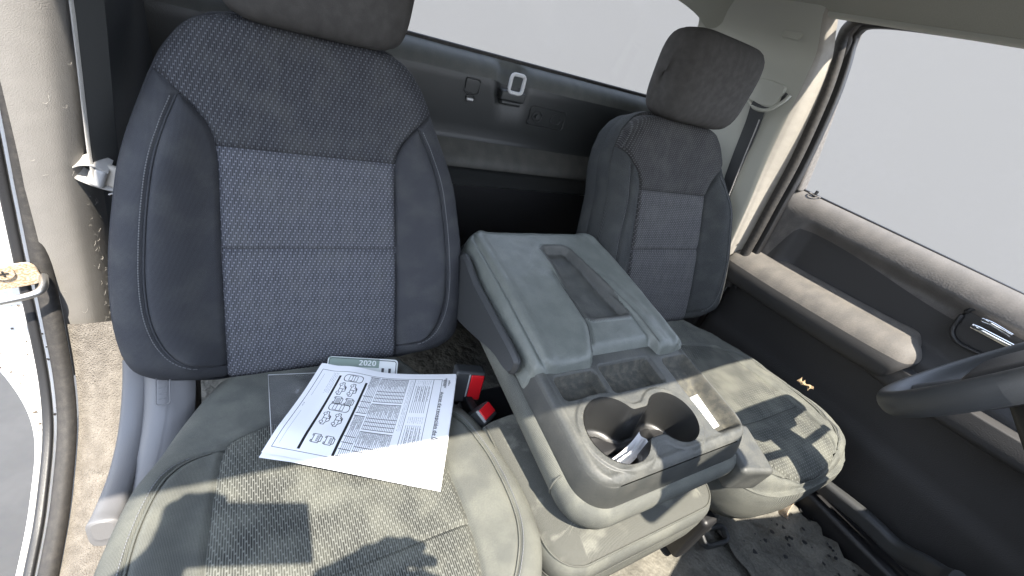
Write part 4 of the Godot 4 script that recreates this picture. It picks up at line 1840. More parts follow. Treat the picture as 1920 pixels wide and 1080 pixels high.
func build_door() -> void:
	var t := thing("driver_door", "dark plastic inner side of the closed driver door with dusty armrest and chrome handle", "car door", V(1.43, -0.95, -0.2))
	for k in 2:
		var rows := []
		for i in 121:
			var z := lerpf(-0.714, 0.42, i / 120.0)
			var r := PackedVector3Array()
			# the upper roll ends on a line that drops behind the recess
			var split := lerpf(-0.300, -0.47, smoothstep(-0.60, -0.66, z)) + 0.012 * sin(z * 9.0)
			for j in 61:
				var q := j / 60.0
				var y := lerpf(-0.196, split, pow(q, 1.2)) if k == 0 else lerpf(split, -0.93, q)
				r.append(V(door_x(z, y), y, z))
			rows.append(r)
		part(t, "upper_roll" if k == 0 else "inner_panel", Geo.new().grid(rows), M.door_plastic if k == 0 else M.door_dark)
	var ed := Geo.new()
	ed.rbox(V(1.475, -0.60, -0.15), V(0.03, 0.74, 1.15), 0.01)
	part(t, "outer_skin", ed, M.white_paint)
	# armrest: a padded roll with a flat top
	var ar := Geo.new()
	var path := curve([V(1.385, -0.440, -0.705), V(1.385, -0.440, -0.69), V(1.385, -0.436, -0.55), V(1.385, -0.428, -0.40), V(1.388, -0.420, -0.27), V(1.396, -0.416, -0.215), V(1.408, -0.420, -0.190), V(1.420, -0.428, -0.180)], 6)
	var sc := PackedFloat32Array()
	for i in path.size():
		var k := i / float(path.size() - 1)
		sc.append(lerpf(0.78, 1.0, smoothstep(0.0, 0.16, k)) * (1.0 - 0.72 * smoothstep(0.72, 1.0, k)))
	var whole := ring2([Vector2(-0.048, 0.030), Vector2(-0.020, 0.030), Vector2(0.012, 0.020), Vector2(0.038, 0.000), Vector2(0.054, -0.030), Vector2(0.055, -0.060), Vector2(0.034, -0.090), Vector2(-0.045, -0.094)], 6)
	ar.sweep(path, whole.slice(0, 24), V(0, 1, 0), sc, false)
	part(t, "armrest_top", ar, M.armrest_skin)
	var as2 := Geo.new()
	as2.sweep(path, whole.slice(23, 47), V(0, 1, 0), sc, false)
	part(t, "armrest_side", as2, M.door_dark)
	var ends := Geo.new()
	for k in [0, path.size() - 1]:
		var loop := PackedVector3Array()
		for q in whole:
			loop.append(path[k] + V(-q.x, q.y, 0) * sc[k] if k == 0 else path[k] + V(q.x * 0.2, q.y, q.x * -0.9) * sc[k])
		if k == 0:
			ends.fan(loop, path[k])
	part(t, "armrest_end", ends, M.door_dark)
	var pb := Geo.new()
	pb.sweep(curve([V(1.412, -0.475, -0.235), V(1.405, -0.475, -0.18), V(1.398, -0.470, -0.10), V(1.398, -0.462, 0.02), V(1.405, -0.455, 0.12)], 6), ring2([Vector2(-0.024, 0.012), Vector2(0.018, 0.014), Vector2(0.026, 0.004), Vector2(0.026, -0.045), Vector2(-0.024, -0.05)], 4), V(0, 1, 0))
	part(t, "pull_handle", pb, M.door_dark)
	# handle cup, chrome lever, lock tab
	var o := V(1.418, -0.292, -0.088)
	var B := Basis(V(0, 0.12, 0.99).normalized(), V(0, 0.99, -0.12).normalized(), V(-1, 0, 0))
	var bz := PackedVector3Array()
	for p in rrect(0.185, 0.098, 0.036, 5):
		bz.append(o + B * V(p.x, p.y, 0.004))
	bz.append(bz[0])
	part(t, "handle_bezel", Geo.new().tube(bz, 0.0050, 8, false), M.plastic_black)
	var cup := Geo.new()
	cup.slab(rrect(0.185, 0.098, 0.036, 5), 0.004, Transform3D(B, o + V(0.006, 0, 0)), 0.001)
	part(t, "handle_cup", cup, M.plastic_black)
	var lev := Geo.new()
	lev.sweep(curve([o + B * V(-0.060, 0.004, 0.016), o + B * V(-0.045, 0.004, 0.022), o + B * V(0.0, 0.0, 0.024), o + B * V(0.07, -0.006, 0.022)], 6), rrect(0.014, 0.022, 0.0055), V(-1, 0, 0))
	part(t, "door_handle", lev, M.chrome)
	var tb := Geo.new()
	tb.sweep(curve([o + B * V(-0.058, 0.024, 0.014), o + B * V(-0.04, 0.025, 0.020), o + B * V(-0.005, 0.018, 0.018)], 6), rrect(0.010, 0.010, 0.004), V(-1, 0, 0))
	part(t, "lock_tab", tb, M.chrome)
	var pin := Geo.new()
	pin.tube(PackedVector3Array([V(1.438, -0.200, -0.635), V(1.438, -0.182, -0.634)]), 0.0045, 10)
	part(t, "lock_pin", pin, M.plastic_black)
	var ps := Geo.new()
	var pl := PackedVector3Array()
	for i in 17:
		pl.append(V(1.438 + 0.011 * cos(TAU * i / 16.0), -0.1955, -0.635 + 0.016 * sin(TAU * i / 16.0)))
	ps.tube(pl, 0.0022, 6, false)
	part(t, "lock_pin_collar", ps, M.door_plastic)
	# window frame: rear post leaning with the cab, top rail
	var post := Geo.new()
	var pp := curve([V(1.440, -0.20, -0.684), V(1.430, -0.10, -0.702), V(1.415, 0.0, -0.722), V(1.396, 0.12, -0.750), V(1.374, 0.182, -0.758), V(1.345, 0.212, -0.745), V(1.308, 0.234, -0.69), V(1.290, 0.238, -0.5), V(1.290, 0.234, -0.1), V(1.31, 0.20, 0.10)], 6)
	post.sweep(pp, rrect(0.022, 0.040, 0.008), V(1, 0, 0))
	part(t, "window_frame", post, M.frame_grey)
	var wl := Geo.new()
	wl.sweep(curve([V(1.449, -0.198, -0.69), V(1.449, -0.200, -0.2), V(1.449, -0.205, 0.4)], 6), rrect(0.012, 0.010, 0.003))
	part(t, "belt_line_seal", wl, M.plastic_black)
	var gr := []
	for i in 2:
		var r := PackedVector3Array()
		for j in 9:
			var y := lerpf(-0.21, 0.235, j / 8.0)
			r.append(V(lerpf(1.452, 1.30, smoothstep(-0.25, 0.3, y)), y, lerpf(-0.70, -0.77, j / 8.0) if i == 0 else lerpf(0.5, 0.05, j / 8.0)))
		gr.append(r)
	part(t, "window_pane", Geo.new().grid(gr), M.clear_glass)
	# body seal between the door and the pillar
	var sp := curve([V(1.362, -0.55, -0.672), V(1.362, -0.38, -0.682), V(1.362, -0.27, -0.692), V(1.362, -0.118, -0.706), V(1.361, 0.035, -0.732), V(1.357, 0.12, -0.753), V(1.345, 0.178, -0.768), V(1.322, 0.208, -0.757), V(1.290, 0.225, -0.70), V(1.274, 0.229, -0.5), V(1.274, 0.227, 0.0)], 6)
	var s := Geo.new()
	s.sweep(sp, ring2([Vector2(0.015, 0.0), Vector2(0.008, 0.012), Vector2(-0.008, 0.012), Vector2(-0.015, 0.0), Vector2(-0.008, -0.010), Vector2(0.008, -0.010)], 3), V(1, 0, 0))
	single("driver_door_seal", s, M.rubber, "black rubber seal between the grey driver side pillar and the window frame", "door seal", V(1.38, -0.5, -0.7))
	var s2 := Geo.new()
	var q2 := PackedVector3Array()
	for p in sp:
		q2.append(p + V(0.026, 0.0, 0.012))
	s2.sweep(q2, rrect(0.03, 0.02, 0.006), V(1, 0, 0))
	part(t, "inner_seal", s2, M.plastic_black)
	# curved moulding low beside the driver's footwell
	var kp := Geo.new()
	kp.sweep(curve([V(1.36, -0.875, -0.30), V(1.36, -0.860, -0.13), V(1.36, -0.842, 0.0), V(1.355, -0.838, 0.08), V(1.33, -0.800, 0.13), V(1.30, -0.77, 0.16), V(1.27, -0.74, 0.17)], 8), rrect(0.035, 0.05, 0.014), V(0, 1, 0))
	single("kick_moulding", kp, M.plastic_dark, "curved black moulding along the floor beside the driver footwell", "moulding", V(1.36, -0.9, 0.0))


func build_wheel() -> void:
	var t := thing("steering_wheel", "black leather steering wheel seen nearly edge on, its near rim dusty", "steering wheel", V(1.04, -0.26, 0.0))
	var tilt := deg_to_rad(27)
	var U := V(0, cos(tilt), sin(tilt))
	var yaw := Basis(Vector3.UP, 0.04)
	U = yaw * U
	var N := yaw * V(0, sin(tilt), -cos(tilt))   # towards the driver
	var S := U.cross(N)
	var C := V(1.035, -0.230, -0.028)
	var rim := PackedVector3Array()
	for i in 73:
		var a := TAU * i / 72.0
		rim.append(C + S * cos(a) * 0.186 + U * sin(a) * 0.186)
	var g := Geo.new()
	var rows := []
	for i in 73:
		var a := TAU * i / 72.0
		var out := S * cos(a) + U * sin(a)
		var r := PackedVector3Array()
		for j in 18:
			var b := TAU * j / 18.0
			r.append(rim[i] + out * cos(b) * 0.0165 + N * sin(b) * 0.022)
		rows.append(r)
	g.grid(rows, [], true)
	part(t, "rim", g, M.plastic_dark)
	var h := Geo.new()
	var B := Basis(S, U, S.cross(U))
	h.rbox(C - N * 0.012, V(0.20, 0.15, 0.055), 0.026, B, 4, 0.006)
	part(t, "hub", h, M.plastic_black)
	for p in [[V(-0.175, 0.0, 0), V(-0.085, 0.005, 0)], [V(0.175, 0.0, 0), V(0.085, 0.005, 0)], [V(-0.05, -0.172, 0), V(-0.035, -0.06, 0)], [V(0.05, -0.172, 0), V(0.035, -0.06, 0)]]:
		var s := Geo.new()
		s.sweep(PackedVector3Array([C + B * p[0], C + B * (p[0] * 0.5 + p[1] * 0.5) - N * 0.006, C + B * p[1] - N * 0.012]), rrect(0.030, 0.016, 0.007), N)
		part(t, "spoke", s, M.plastic_dark)
	var col := Geo.new()
	col.tube(PackedVector3Array([C - N * 0.03, C - N * 0.12 + V(0, -0.01, 0), C - N * 0.34]), PackedFloat32Array([0.045, 0.062, 0.075]), 16)
	part(t, "column", col, M.plastic_black)
	for s in [-1, 1]:
		part(t, "stalk", Geo.new().tube(PackedVector3Array([C - N * 0.08, C - N * 0.075 + V(s * 0.17, 0.02, 0)]), 0.008, 8), M.plastic_black)


# ---------------------------------------------------------------- belts and buckles
func band(path: PackedVector3Array, across: Array, w: float, thick := 0.0014) -> Geo:
	# flat webbing: across[i] is the direction of its width at path[i] (one direction may serve all)
	var rows := []
	var n := path.size()
	for i in n:
		var d := (path[mini(i + 1, n - 1)] - path[maxi(i - 1, 0)]).normalized()
		var a: Vector3 = across[mini(int(round(i / float(n - 1) * (across.size() - 1))), across.size() - 1)]
		if across.size() > 1:
			var f := i / float(n - 1) * (across.size() - 1)
			var k := mini(int(f), across.size() - 2)
			a = (across[k] as Vector3).lerp(across[k + 1], f - k)
		a = (a - d * a.dot(d)).normalized()
		var u := a.cross(d)
		var r := PackedVector3Array()
		for q in [[-0.5, 0.3], [-0.47, 0.5], [0.0, 0.5], [0.47, 0.5], [0.5, 0.3], [0.5, -0.3], [0.47, -0.5], [0.0, -0.5], [-0.47, -0.5], [-0.5, -0.3]]:
			r.append(path[i] + a * q[0] * w + u * q[1] * thick * 2.0)
		rows.append(r)
	return Geo.new().grid(rows, [], true)


func build_belts() -> void:
	# passenger side: webbing down the pillar to a beige sliding latch
	var t := thing("passenger_seat_belt", "dark seat belt hanging beside the passenger seat with pale loop and beige latch tongue", "seat belt", V(-0.2, -0.38, -0.83))
	var down := curve([V(-0.150, 0.12, -0.845), V(-0.172, -0.06, -0.836), V(-0.181, -0.16, -0.830), V(-0.192, -0.27, -0.826), V(-0.198, -0.335, -0.823), V(-0.199, -0.372, -0.822)], 8)
	part(t, "webbing", band(down, [V(0.50, 0, -0.86), V(0.55, 0, -0.83), V(0.62, 0, -0.78)], 0.042), M.webbing)
	var edge := PackedVector3Array()
	for i in down.size():
		edge.append(down[i] + V(-0.0125, 0, 0.0205))
	part(t, "frayed_edge", band(edge, [V(0.6, 0, -0.78)], 0.0045, 0.0012), M.webbing_pale)
	# loop of pale webbing folded back on itself
	var lp := curve([V(-0.193, -0.352, -0.815), V(-0.207, -0.342, -0.812), V(-0.221, -0.343, -0.811), V(-0.2305, -0.351, -0.811), V(-0.230, -0.362, -0.812), V(-0.220, -0.370, -0.813), V(-0.203, -0.378, -0.814), V(-0.190, -0.382, -0.815)], 6)
	part(t, "folded_loop", band(lp, [V(0.30, 0.35, -0.89)], 0.026, 0.0011), M.webbing_pale)
	var B := Basis(V(0.92, -0.30, 0.25).normalized(), V(0.34, 0.92, -0.1).normalized(), V(-0.2, 0.15, 0.97)).orthonormalized()
	var tg := Geo.new()
	var o := V(-0.196, -0.369, -0.810)
	tg.rbox(o + V(0.010, 0.000, -0.002), V(0.050, 0.034, 0.012), 0.005, B)
	part(t, "latch_tongue", tg, M.latch_beige)
	var kn := Geo.new()
	kn.rbox(o + B * V(-0.012, -0.002, 0.007), V(0.021, 0.030, 0.012), 0.006, B, 4)
	part(t, "latch_cap", kn, M.latch_grey)
	var pl := Geo.new()
	pl.slab(PackedVector2Array([Vector2(-0.02, -0.012), Vector2(0.055, -0.012), Vector2(0.060, 0.030), Vector2(0.030, 0.004), Vector2(-0.02, 0.014)]), 0.003, Transform3D(B, o + B * V(0.014, 0.0, -0.012)), 0.001)
	part(t, "latch_plate", pl, M.latch_beige)
	var cd := Geo.new()
	cd.tube(curve([V(-0.2005, -0.394, -0.806), V(-0.1945, -0.391, -0.804), V(-0.1915, -0.400, -0.804), V(-0.1885, -0.414, -0.803), V(-0.190, -0.421, -0.802), V(-0.1865, -0.424, -0.802), V(-0.1835, -0.418, -0.802), V(-0.1800, -0.435, -0.802), V(-0.176, -0.470, -0.802), V(-0.172, -0.53, -0.80)], 6), 0.0016, 6)
	part(t, "loose_cord", cd, M.webbing_pale)
	# driver side: webbing from the guide slot down behind the seat
	var d := thing("driver_seat_belt", "black seat belt running from the pillar slot down behind the driver seat", "seat belt", V(1.33, -0.2, -0.84))
	var dn := curve([V(1.305, 0.0, -0.862), V(1.293, -0.028, -0.856), V(1.299, -0.07, -0.850), V(1.309, -0.16, -0.842), V(1.320, -0.26, -0.832), V(1.332, -0.42, -0.812), V(1.337, -0.60, -0.80)], 8)
	part(d, "webbing", band(dn, [V(0.20, 0.10, 0.97), V(0.05, 0.0, 0.99), V(-0.35, 0.0, 0.93)], 0.047), M.webbing)
	var ed := PackedVector3Array()
	for i in range(14, dn.size()):
		ed.append(dn[i] + V(-0.011, 0, 0.0235))
	part(d, "worn_edge", band(ed, [V(0.1, 0, 1)], 0.003, 0.001), M.webbing_pale)
	# two buckles in the gap beside the console
	var bk := [[V(0.352, -0.640, -0.520), Basis(V(0.97, -0.05, 0.24).normalized(), V(0.05, 0.96, -0.25), V(-0.24, 0.2, 0.95)).orthonormalized(), "seat belt buckle with red button, tilted up beside the paper form"], [V(0.350, -0.652, -0.442), Basis.from_euler(V(-1.10, 0.55, 0.0)), "lower seat belt buckle with red button, sunk in the gap before the console"]]
	for k in 2:
		var o2: Vector3 = bk[k][0]
		var Q: Basis = bk[k][1]
		var b := thing("seat_belt_buckle", bk[k][2], "seat belt buckle", o2, "seat belt buckles beside the console")
		var sz := V(0.062, 0.072, 0.034) if k == 0 else V(0.040, 0.034, 0.060)
		var g := Geo.new()
		g.rbox(o2, sz, 0.006, Q, 4)
		part(b, "housing", g, M.plastic_dark)
		var r := Geo.new()
		if k == 0:
			r.rbox(o2 + Q * V(0.014, 0.002, 0.0165), V(0.027, 0.056, 0.007), 0.0025, Q)
		else:
			r.rbox(o2 + Q * V(0.0, 0.003, 0.0295), V(0.033, 0.022, 0.007), 0.0025, Q)
		part(b, "red_button", r, M.red_button)
		var fr := Geo.new()
		if k == 0:
			fr.rbox(o2 + Q * V(-0.0025, 0.002, 0.0165), V(0.003, 0.058, 0.005), 0.001, Q)
		else:
			fr.rbox(o2 + Q * V(-0.018, 0.003, 0.029), V(0.003, 0.026, 0.006), 0.001, Q)
		part(b, "button_frame", fr, M.latch_grey)
		var sk := Geo.new()
		sk.tube(PackedVector3Array([o2 - Q * V(0, 0, 0.01) + V(0, -0.02, 0), o2 + V(-0.005, -0.10, -0.03), o2 + V(-0.01, -0.18, -0.05)]), 0.012, 8)
		part(b, "stem", sk, M.plastic_black)
	var bt := Geo.new()
	bt.rbox(V(0.338, -0.668, -0.410), V(0.045, 0.045, 0.07), 0.014, Basis.from_euler(V(-0.4, 0.5, 0)))
	single("belt_boot", bt, M.plastic_dark, "dark rounded plastic boot under the lower buckle", "belt boot", V(0.338, -0.68, -0.41))
	var tr := Geo.new()
	tr.sweep(curve([V(0.345, -0.668, -0.55), V(0.352, -0.668, -0.44), V(0.338, -0.672, -0.36), V(0.325, -0.685, -0.25)], 6), rrect(0.018, 0.03, 0.006))
	single("console_side_rail", tr, M.plastic_black, "black plastic rail in the gap between passenger seat and console", "rail", V(0.34, -0.69, -0.4))


# ---------------------------------------------------------------- papers and small things
func paper_point(a: float, b: float) -> Vector3:
	# a runs along the reading direction (0 at the buckle side), b from the heading down the page
	var TL := V(0.324, -0.610, -0.523)
	var TR := V(0.222, -0.612, -0.314)
	var BR := V(-0.014, -0.622, -0.446)
	var BL := V(0.088, -0.632, -0.612)
	var p := TL.lerp(TR, a).lerp(BL.lerp(BR, a), b)
	p.y += -0.014 * sin(PI * b) * (1.0 - a) * 0.9 + 0.010 * gauss(b - 0.78, 0.16) * (1.0 - a)
	p.y += 0.012 * smoothstep(0.86, 1.0, b) * (1.0 - a) * 0.6 - 0.006 * smoothstep(0.75, 1.0, a)
	p.y += 0.004 * sin(a * 5.0 + b * 3.0)
	return p


class Pen:
	var im: Image
	func line(a: Vector2, b: Vector2, w: float, k: float) -> void:
		var n := int(a.distance_to(b)) + 1
		var h := int(maxf(1, w))
		for i in n + 1:
			var p := a.lerp(b, float(i) / n)
			im.fill_rect(Rect2i(int(p.x - h / 2.0), int(p.y - h / 2.0), h, h), Color(k, k, k))
	func poly(p: Array, w: float, k: float) -> void:
		for i in p.size() - 1:
			line(p[i], p[i + 1], w, k)
	func ring(c: Vector2, r: Vector2, w: float, k: float) -> void:
		for i in 40:
			line(c + r * Vector2.from_angle(TAU * i / 40), c + r * Vector2.from_angle(TAU * (i + 1) / 40), w, k)
	func box(r: Rect2, w: float, k: float) -> void:
		poly([r.position, r.position + Vector2(r.size.x, 0), r.end, r.position + Vector2(0, r.size.y), r.position], w, k)


func form_print() -> Image:
	# the page upright: heading at the top, W across, 1.29 W down
	var W := 1000
	var Hh := 1290
	var im := Image.create(W, Hh, false, Image.FORMAT_RGB8)
	im.fill(Color(0.93, 0.93, 0.935))
	var p := Pen.new()
	p.im = im
	var r := RandomNumberGenerator.new()
	r.seed = 8
	# rows of small type, too small to read
	var type := func(x0: float, x1: float, y: float, hgt: int, dark: float) -> void:
		var x := x0
		while x < x1:
			var w := r.randf_range(2, 5)
			if r.randf() < 0.83:
				im.fill_rect(Rect2i(int(x), int(y - r.randi_range(0, 2)), int(maxf(1, w - 1.5)), hgt), Color(dark, dark, dark) * r.randf_range(0.3, 0.8))
			x += w
	p.box(Rect2(70, 130, 870, 1120), 4, 0.08)
	p.line(Vector2(70, 210), Vector2(940, 210), 4, 0.1)
	for i in 8:
		var y := 235 + i * 17
		type.call(85, 85 + r.randf_range(30, 70), y, 4, 0.4)
		p.line(Vector2(150, y + 8), Vector2(440, y + 8), 3, 0.2)
		type.call(480, 540, y, 4, 0.4)
		p.line(Vector2(560, y + 8), Vector2(925, y + 8), 3, 0.2)
	# handwriting
	for i in 4:
		for half in 2:
			var q := []
			var x := 165.0 + half * 420
			while x < (330.0 + half * 420):
				q.append(Vector2(x, 238 + i * 34 + r.randf_range(-9, 6)))
				x += r.randf_range(3, 8)
			p.poly(q, 2, 0.15)
	p.line(Vector2(70, 385), Vector2(940, 385), 4, 0.1)
	for i in 3:
		type.call(85, 620, 398 + i * 13, 4, 0.42)
	# two check tables side by side, each with three number columns
	for c in 3:
		var x0 := 85 + c * 290
		for i in 19:
			var y := 450 + i * 14
			p.line(Vector2(x0, y), Vector2(x0 + 265, y), 3, 0.2)
			type.call(x0 + 3, x0 + r.randf_range(60, 135), y + 4, 6, 0.38)
		for k in [0, 150, 188, 226, 265]:
			p.line(Vector2(x0 + k, 450), Vector2(x0 + k, 702), 5, 0.04)
	# lower table
	for c in 2:
		var x0 := 85 + c * 430
		for i in 6:
			var y := 720 + i * 14
			p.line(Vector2(x0, y), Vector2(x0 + 400, y), 3, 0.2)
			type.call(x0 + 3, x0 + r.randf_range(80, 160), y + 4, 6, 0.4)
		for k in [0, 220, 280, 340, 400]:
			p.line(Vector2(x0 + k, 720), Vector2(x0 + k, 804), 5, 0.04)
	# two dark bars with the vehicle outlines between them
	im.fill_rect(Rect2i(160, 812, 765, 20), Color(0.07, 0.07, 0.07))
	im.fill_rect(Rect2i(120, 1062, 800, 20), Color(0.07, 0.07, 0.07))
	for k in 2:
		# top views, one long body with cabin lines
		var o := Vector2(110 + k * 330, 868)
		var body := []
		for q in rrect(78, 165, 30, 5, o + Vector2(30, 78)):
			body.append(q)
		body.append(body[0])
		p.poly(body, 5, 0.04)
		p.box(Rect2(o + Vector2(2, 45), Vector2(56, 24)), 4, 0.08)
		p.box(Rect2(o + Vector2(2, 90 + 12 * k), Vector2(56, 26)), 4, 0.08)
		p.line(o + Vector2(-2, 70), o + Vector2(-2, 100), 4, 0.08)
		p.line(o + Vector2(62, 70), o + Vector2(62, 100), 4, 0.08)
		for row in 2:
			# side views: wheels, sill, roof line
			var s := Vector2(200 + k * 330, 868 + row * 95)
			p.ring(s + Vector2(22, 62), Vector2(13, 13), 4, 0.2)
			p.ring(s + Vector2(112, 62), Vector2(13, 13), 4, 0.2)
			p.poly([s + Vector2(0, 58), s + Vector2(2, 36), s + Vector2(30, 32), s + Vector2(48, 10), s + Vector2(92, 8), s + Vector2(100 + 14 * k, 32), s + Vector2(136, 34), s + Vector2(138, 58), s + Vector2(126, 60)], 5, 0.04)
			p.line(s + Vector2(36, 62), s + Vector2(98, 62), 5, 0.04)
			p.poly([s + Vector2(44, 32), s + Vector2(54, 15), s + Vector2(70, 15), s + Vector2(70, 58)], 5, 0.04)
			p.poly([s + Vector2(72, 32), s + Vector2(98, 32)], 5, 0.04)
			# front and rear views
			var f := Vector2(360 + k * 410, 872 + row * 95)
			p.box(Rect2(f, Vector2(76, 46)), 5, 0.04)
			p.poly([f + Vector2(8, 0), f + Vector2(18, -16), f + Vector2(58, -16), f + Vector2(68, 0)], 5, 0.04)
			for i in 4 - 2 * k:
				p.line(f + Vector2(12, 10 + i * 8), f + Vector2(64, 10 + i * 8), 4, 0.25)
			p.box(Rect2(f + Vector2(4, 46), Vector2(14, 10)), 5, 0.04)
			p.box(Rect2(f + Vector2(58, 46), Vector2(14, 10)), 5, 0.04)
	for i in 4:
		type.call(90, 330, 1098 + i * 13, 4, 0.5)
	p.line(Vector2(120, 1215), Vector2(380, 1215), 2, 0.5)
	p.line(Vector2(560, 1215), Vector2(900, 1215), 2, 0.5)
	type.call(470, 510, 1228, 5, 0.3)
	return im


# flat lettering laid on a surface given by at(x, y) in metres
func lettering(o: Node3D, text: String, height: float, at: Callable, m: Material, fnt := "Droid Sans", bold := false) -> void:
	var tm := TextMesh.new()
	tm.text = text
	var f := SystemFont.new()
	f.font_names = PackedStringArray([fnt])
	f.font_weight = 800 if bold else 600
	tm.font = f
	tm.font_size = 32
	tm.pixel_size = height / 32.0 * 1.35
	tm.depth = 0.002
	tm.curve_step = 2.0
	var a := tm.get_mesh_arrays()
	var v: PackedVector3Array = a[Mesh.ARRAY_VERTEX]
	var ix: PackedInt32Array = a[Mesh.ARRAY_INDEX]
	var g := Geo.new()
	for i in range(0, ix.size(), 3):
		if v[ix[i]].z < 0 or v[ix[i + 1]].z < 0 or v[ix[i + 2]].z < 0:
			continue
		g.tri(at.call(v[ix[i]].x, v[ix[i]].y), at.call(v[ix[i + 1]].x, v[ix[i + 1]].y), at.call(v[ix[i + 2]].x, v[ix[i + 2]].y))
	part(o, "lettering", g, m)


func sheet(f: Callable, na: int, nb: int) -> Geo:
	var rows := []
	var uvs := []
	for side in 2:
		rows = []
		uvs = []
	for j in nb + 1:
		var r := PackedVector3Array()
		var uv := PackedVector2Array()
		for i in na + 1:
			r.append(f.call(i / float(na), j / float(nb)))
			uv.append(Vector2(i / float(na), j / float(nb)))
		rows.append(r)
		uvs.append(uv)
	return Geo.new().grid(rows, uvs)


func build_papers() -> void:
	var t := thing("paper_form", "printed white inspection form with vehicle outlines lying on the passenger seat", "paper form", V(0.15, -0.62, -0.46))
	var pm := mat("printed_paper", Color(1, 1, 1), 0.9)
	pm.albedo_texture = tex(form_print())
	part(t, "page", sheet(paper_point, 30, 36), pm)
	var at := func(u: float, v: float, x: float, y: float) -> Vector3:
		var q := Vector2(u + x / 0.2159, v - y / 0.2794)
		return paper_point(q.x, q.y) + V(0, 0.0006, 0)
	lettering(t, "Acuse de recepción de Unidad", 0.0062, func(x, y): return at.call(0.50, 0.088, x, y), M.ink, "Droid Sans", true)
	lettering(t, "Folio: AR0NC21EZG", 0.0052, func(x, y): return at.call(0.80, 0.070, x, y), M.ink)
	lettering(t, "ABRENDO", 0.0040, func(x, y): return at.call(0.115, 0.072, x, y), M.ink, "Droid Sans", true)
	lettering(t, "MOTORS", 0.0032, func(x, y): return at.call(0.115, 0.086, x, y), M.ink, "Droid Sans", true)
	var lg := Geo.new()
	for k in [[0.0, 0.0, 0.012], [0.020, 0.0, 0.017], [0.042, 0.004, 0.010]]:
		var a: Array = []
		for q in [Vector2(k[0], 0.052), Vector2(k[0] + 0.014, 0.052 - k[2]), Vector2(k[0] + 0.030, 0.052), Vector2(k[0] + 0.020, 0.052), Vector2(k[0] + 0.0135, 0.050 - k[2] * 0.5), Vector2(k[0] + 0.009, 0.052)]:
			a.append(paper_point(0.08 + q.x, q.y) + V(0, 0.0006, 0))
		lg.tri(a[0], a[1], a[5])
		lg.tri(a[1], a[2], a[3])
		lg.tri(a[1], a[4], a[5])
		lg.tri(a[1], a[3], a[4])
	part(t, "printed_emblem", lg, M.ink)
	var under := func(a: float, b: float) -> Vector3:
		var p := paper_point(a * 1.01 - 0.004, b * 1.012 - 0.004)
		return p + V(-0.001, -0.0024 - 0.002 * a - 0.003 * smoothstep(0.8, 1.0, b) * smoothstep(0.5, 1.0, a), 0.003)
	single("paper_sheet", sheet(under, 20, 24), M.paper_white, "second white sheet lying just under the printed form", "paper sheet", V(0.15, -0.625, -0.46))
	# clear plastic sleeve and the number plate under the papers
	var film := func(a: float, b: float) -> Vector3:
		var x := lerpf(0.0, 0.20, a)
		var z := lerpf(-0.628, -0.475, b) + 0.03 * a
		return V(x, -0.651 + 0.09 * (z + 0.6) + 0.010 * gauss(a - 0.25, 0.12) * gauss(b - 0.25, 0.14) + 0.0015 * sin(a * 17) * cos(b * 13), z)
	single("plastic_sleeve", sheet(film, 30, 20), M.clear_film, "crumpled clear plastic sleeve behind the printed form", "plastic sleeve", V(0.09, -0.65, -0.55))
	var ed := Geo.new()
	var loop := PackedVector3Array()
	for q in [Vector2(0.55, 0), Vector2(0, 0), Vector2(0, 0.5), Vector2(0, 1), Vector2(0.3, 1)]:
		loop.append(film.call(q.x, q.y) + V(0, 0.001, 0))
	ed.tube(loop, 0.0006, 5)
	var sleeve := find_child("plastic_sleeve", false, false) as Node3D
	part(sleeve, "sealed_edge", ed, M.tether_grey)
	var n := thing("number_plate", "white vehicle number plate half hidden under the printed form", "number plate", V(0.19, -0.645, -0.60))
	var B := Basis(V(0.955, 0.03, 0.295).normalized(), V(0.25, 0.52, -0.82).normalized(), V(-0.2, 0.85, 0.5)).orthonormalized()
	var po := V(0.158, -0.648, -0.592)
	var pg := Geo.new()
	pg.slab(rrect(0.132, 0.066, 0.007), 0.0015, Transform3D(B, po), 0.0005)
	part(n, "plate", pg, M.plate_white)
	var gb := Geo.new()
	gb.slab(PackedVector2Array([Vector2(-0.064, 0.014), Vector2(0.030, 0.014), Vector2(0.030, 0.0315), Vector2(-0.064, 0.0315)]), 0.0006, Transform3D(B, po + B * V(0, 0, 0.0016)), 0.0002)
	part(n, "green_band", gb, M.plate_green)
	var bd := PackedVector3Array()
	for p in rrect(0.125, 0.059, 0.005):
		bd.append(po + B * V(p.x, p.y, 0.0017))
	bd.append(bd[0])
	part(n, "border", Geo.new().tube(bd, 0.0008, 5, false), M.ink)
	lettering(n, "2020", 0.011, func(x, y): return po + B * V(x + 0.008, y + 0.0225, 0.0028), M.plate_white)
	lettering(n, "H", 0.024, func(x, y): return po + B * V(x + 0.044, y + 0.002, 0.0024), M.ink, "Droid Sans", true)
	# receipt in the left cup well
	var rc := func(a: float, b: float) -> Vector3:
		var x := lerpf(0.436, 0.558, a)
		var z := lerpf(-0.232, -0.208, b) - 0.030 * a * a
		return V(x, -0.546 + 0.012 * a + 0.003 * sin(b * 6.0 + a * 3.0) + 0.010 * b * (1.0 - a), z)
	var rt := thing("crumpled_receipt", "crumpled white paper slip in the left cup holder well", "paper slip", V(0.49, -0.57, -0.235))
	part(rt, "slip", sheet(rc, 16, 10), M.paper_white)
	part(rt, "folded_slip", sheet(func(a, b): return rc.call(a * 0.9 + 0.05, b * 0.7 + 0.2) + V(0, 0.007 + 0.006 * sin(a * 4.0), 0.006 - 0.012 * b), 14, 8), M.paper_white)
	var cd := Geo.new()
	cd.rbox(V(0.607, -0.552, -0.222), V(0.050, 0.0012, 0.022), 0.0005, Basis.from_euler(V(0.15, 0.2, 0.1)))
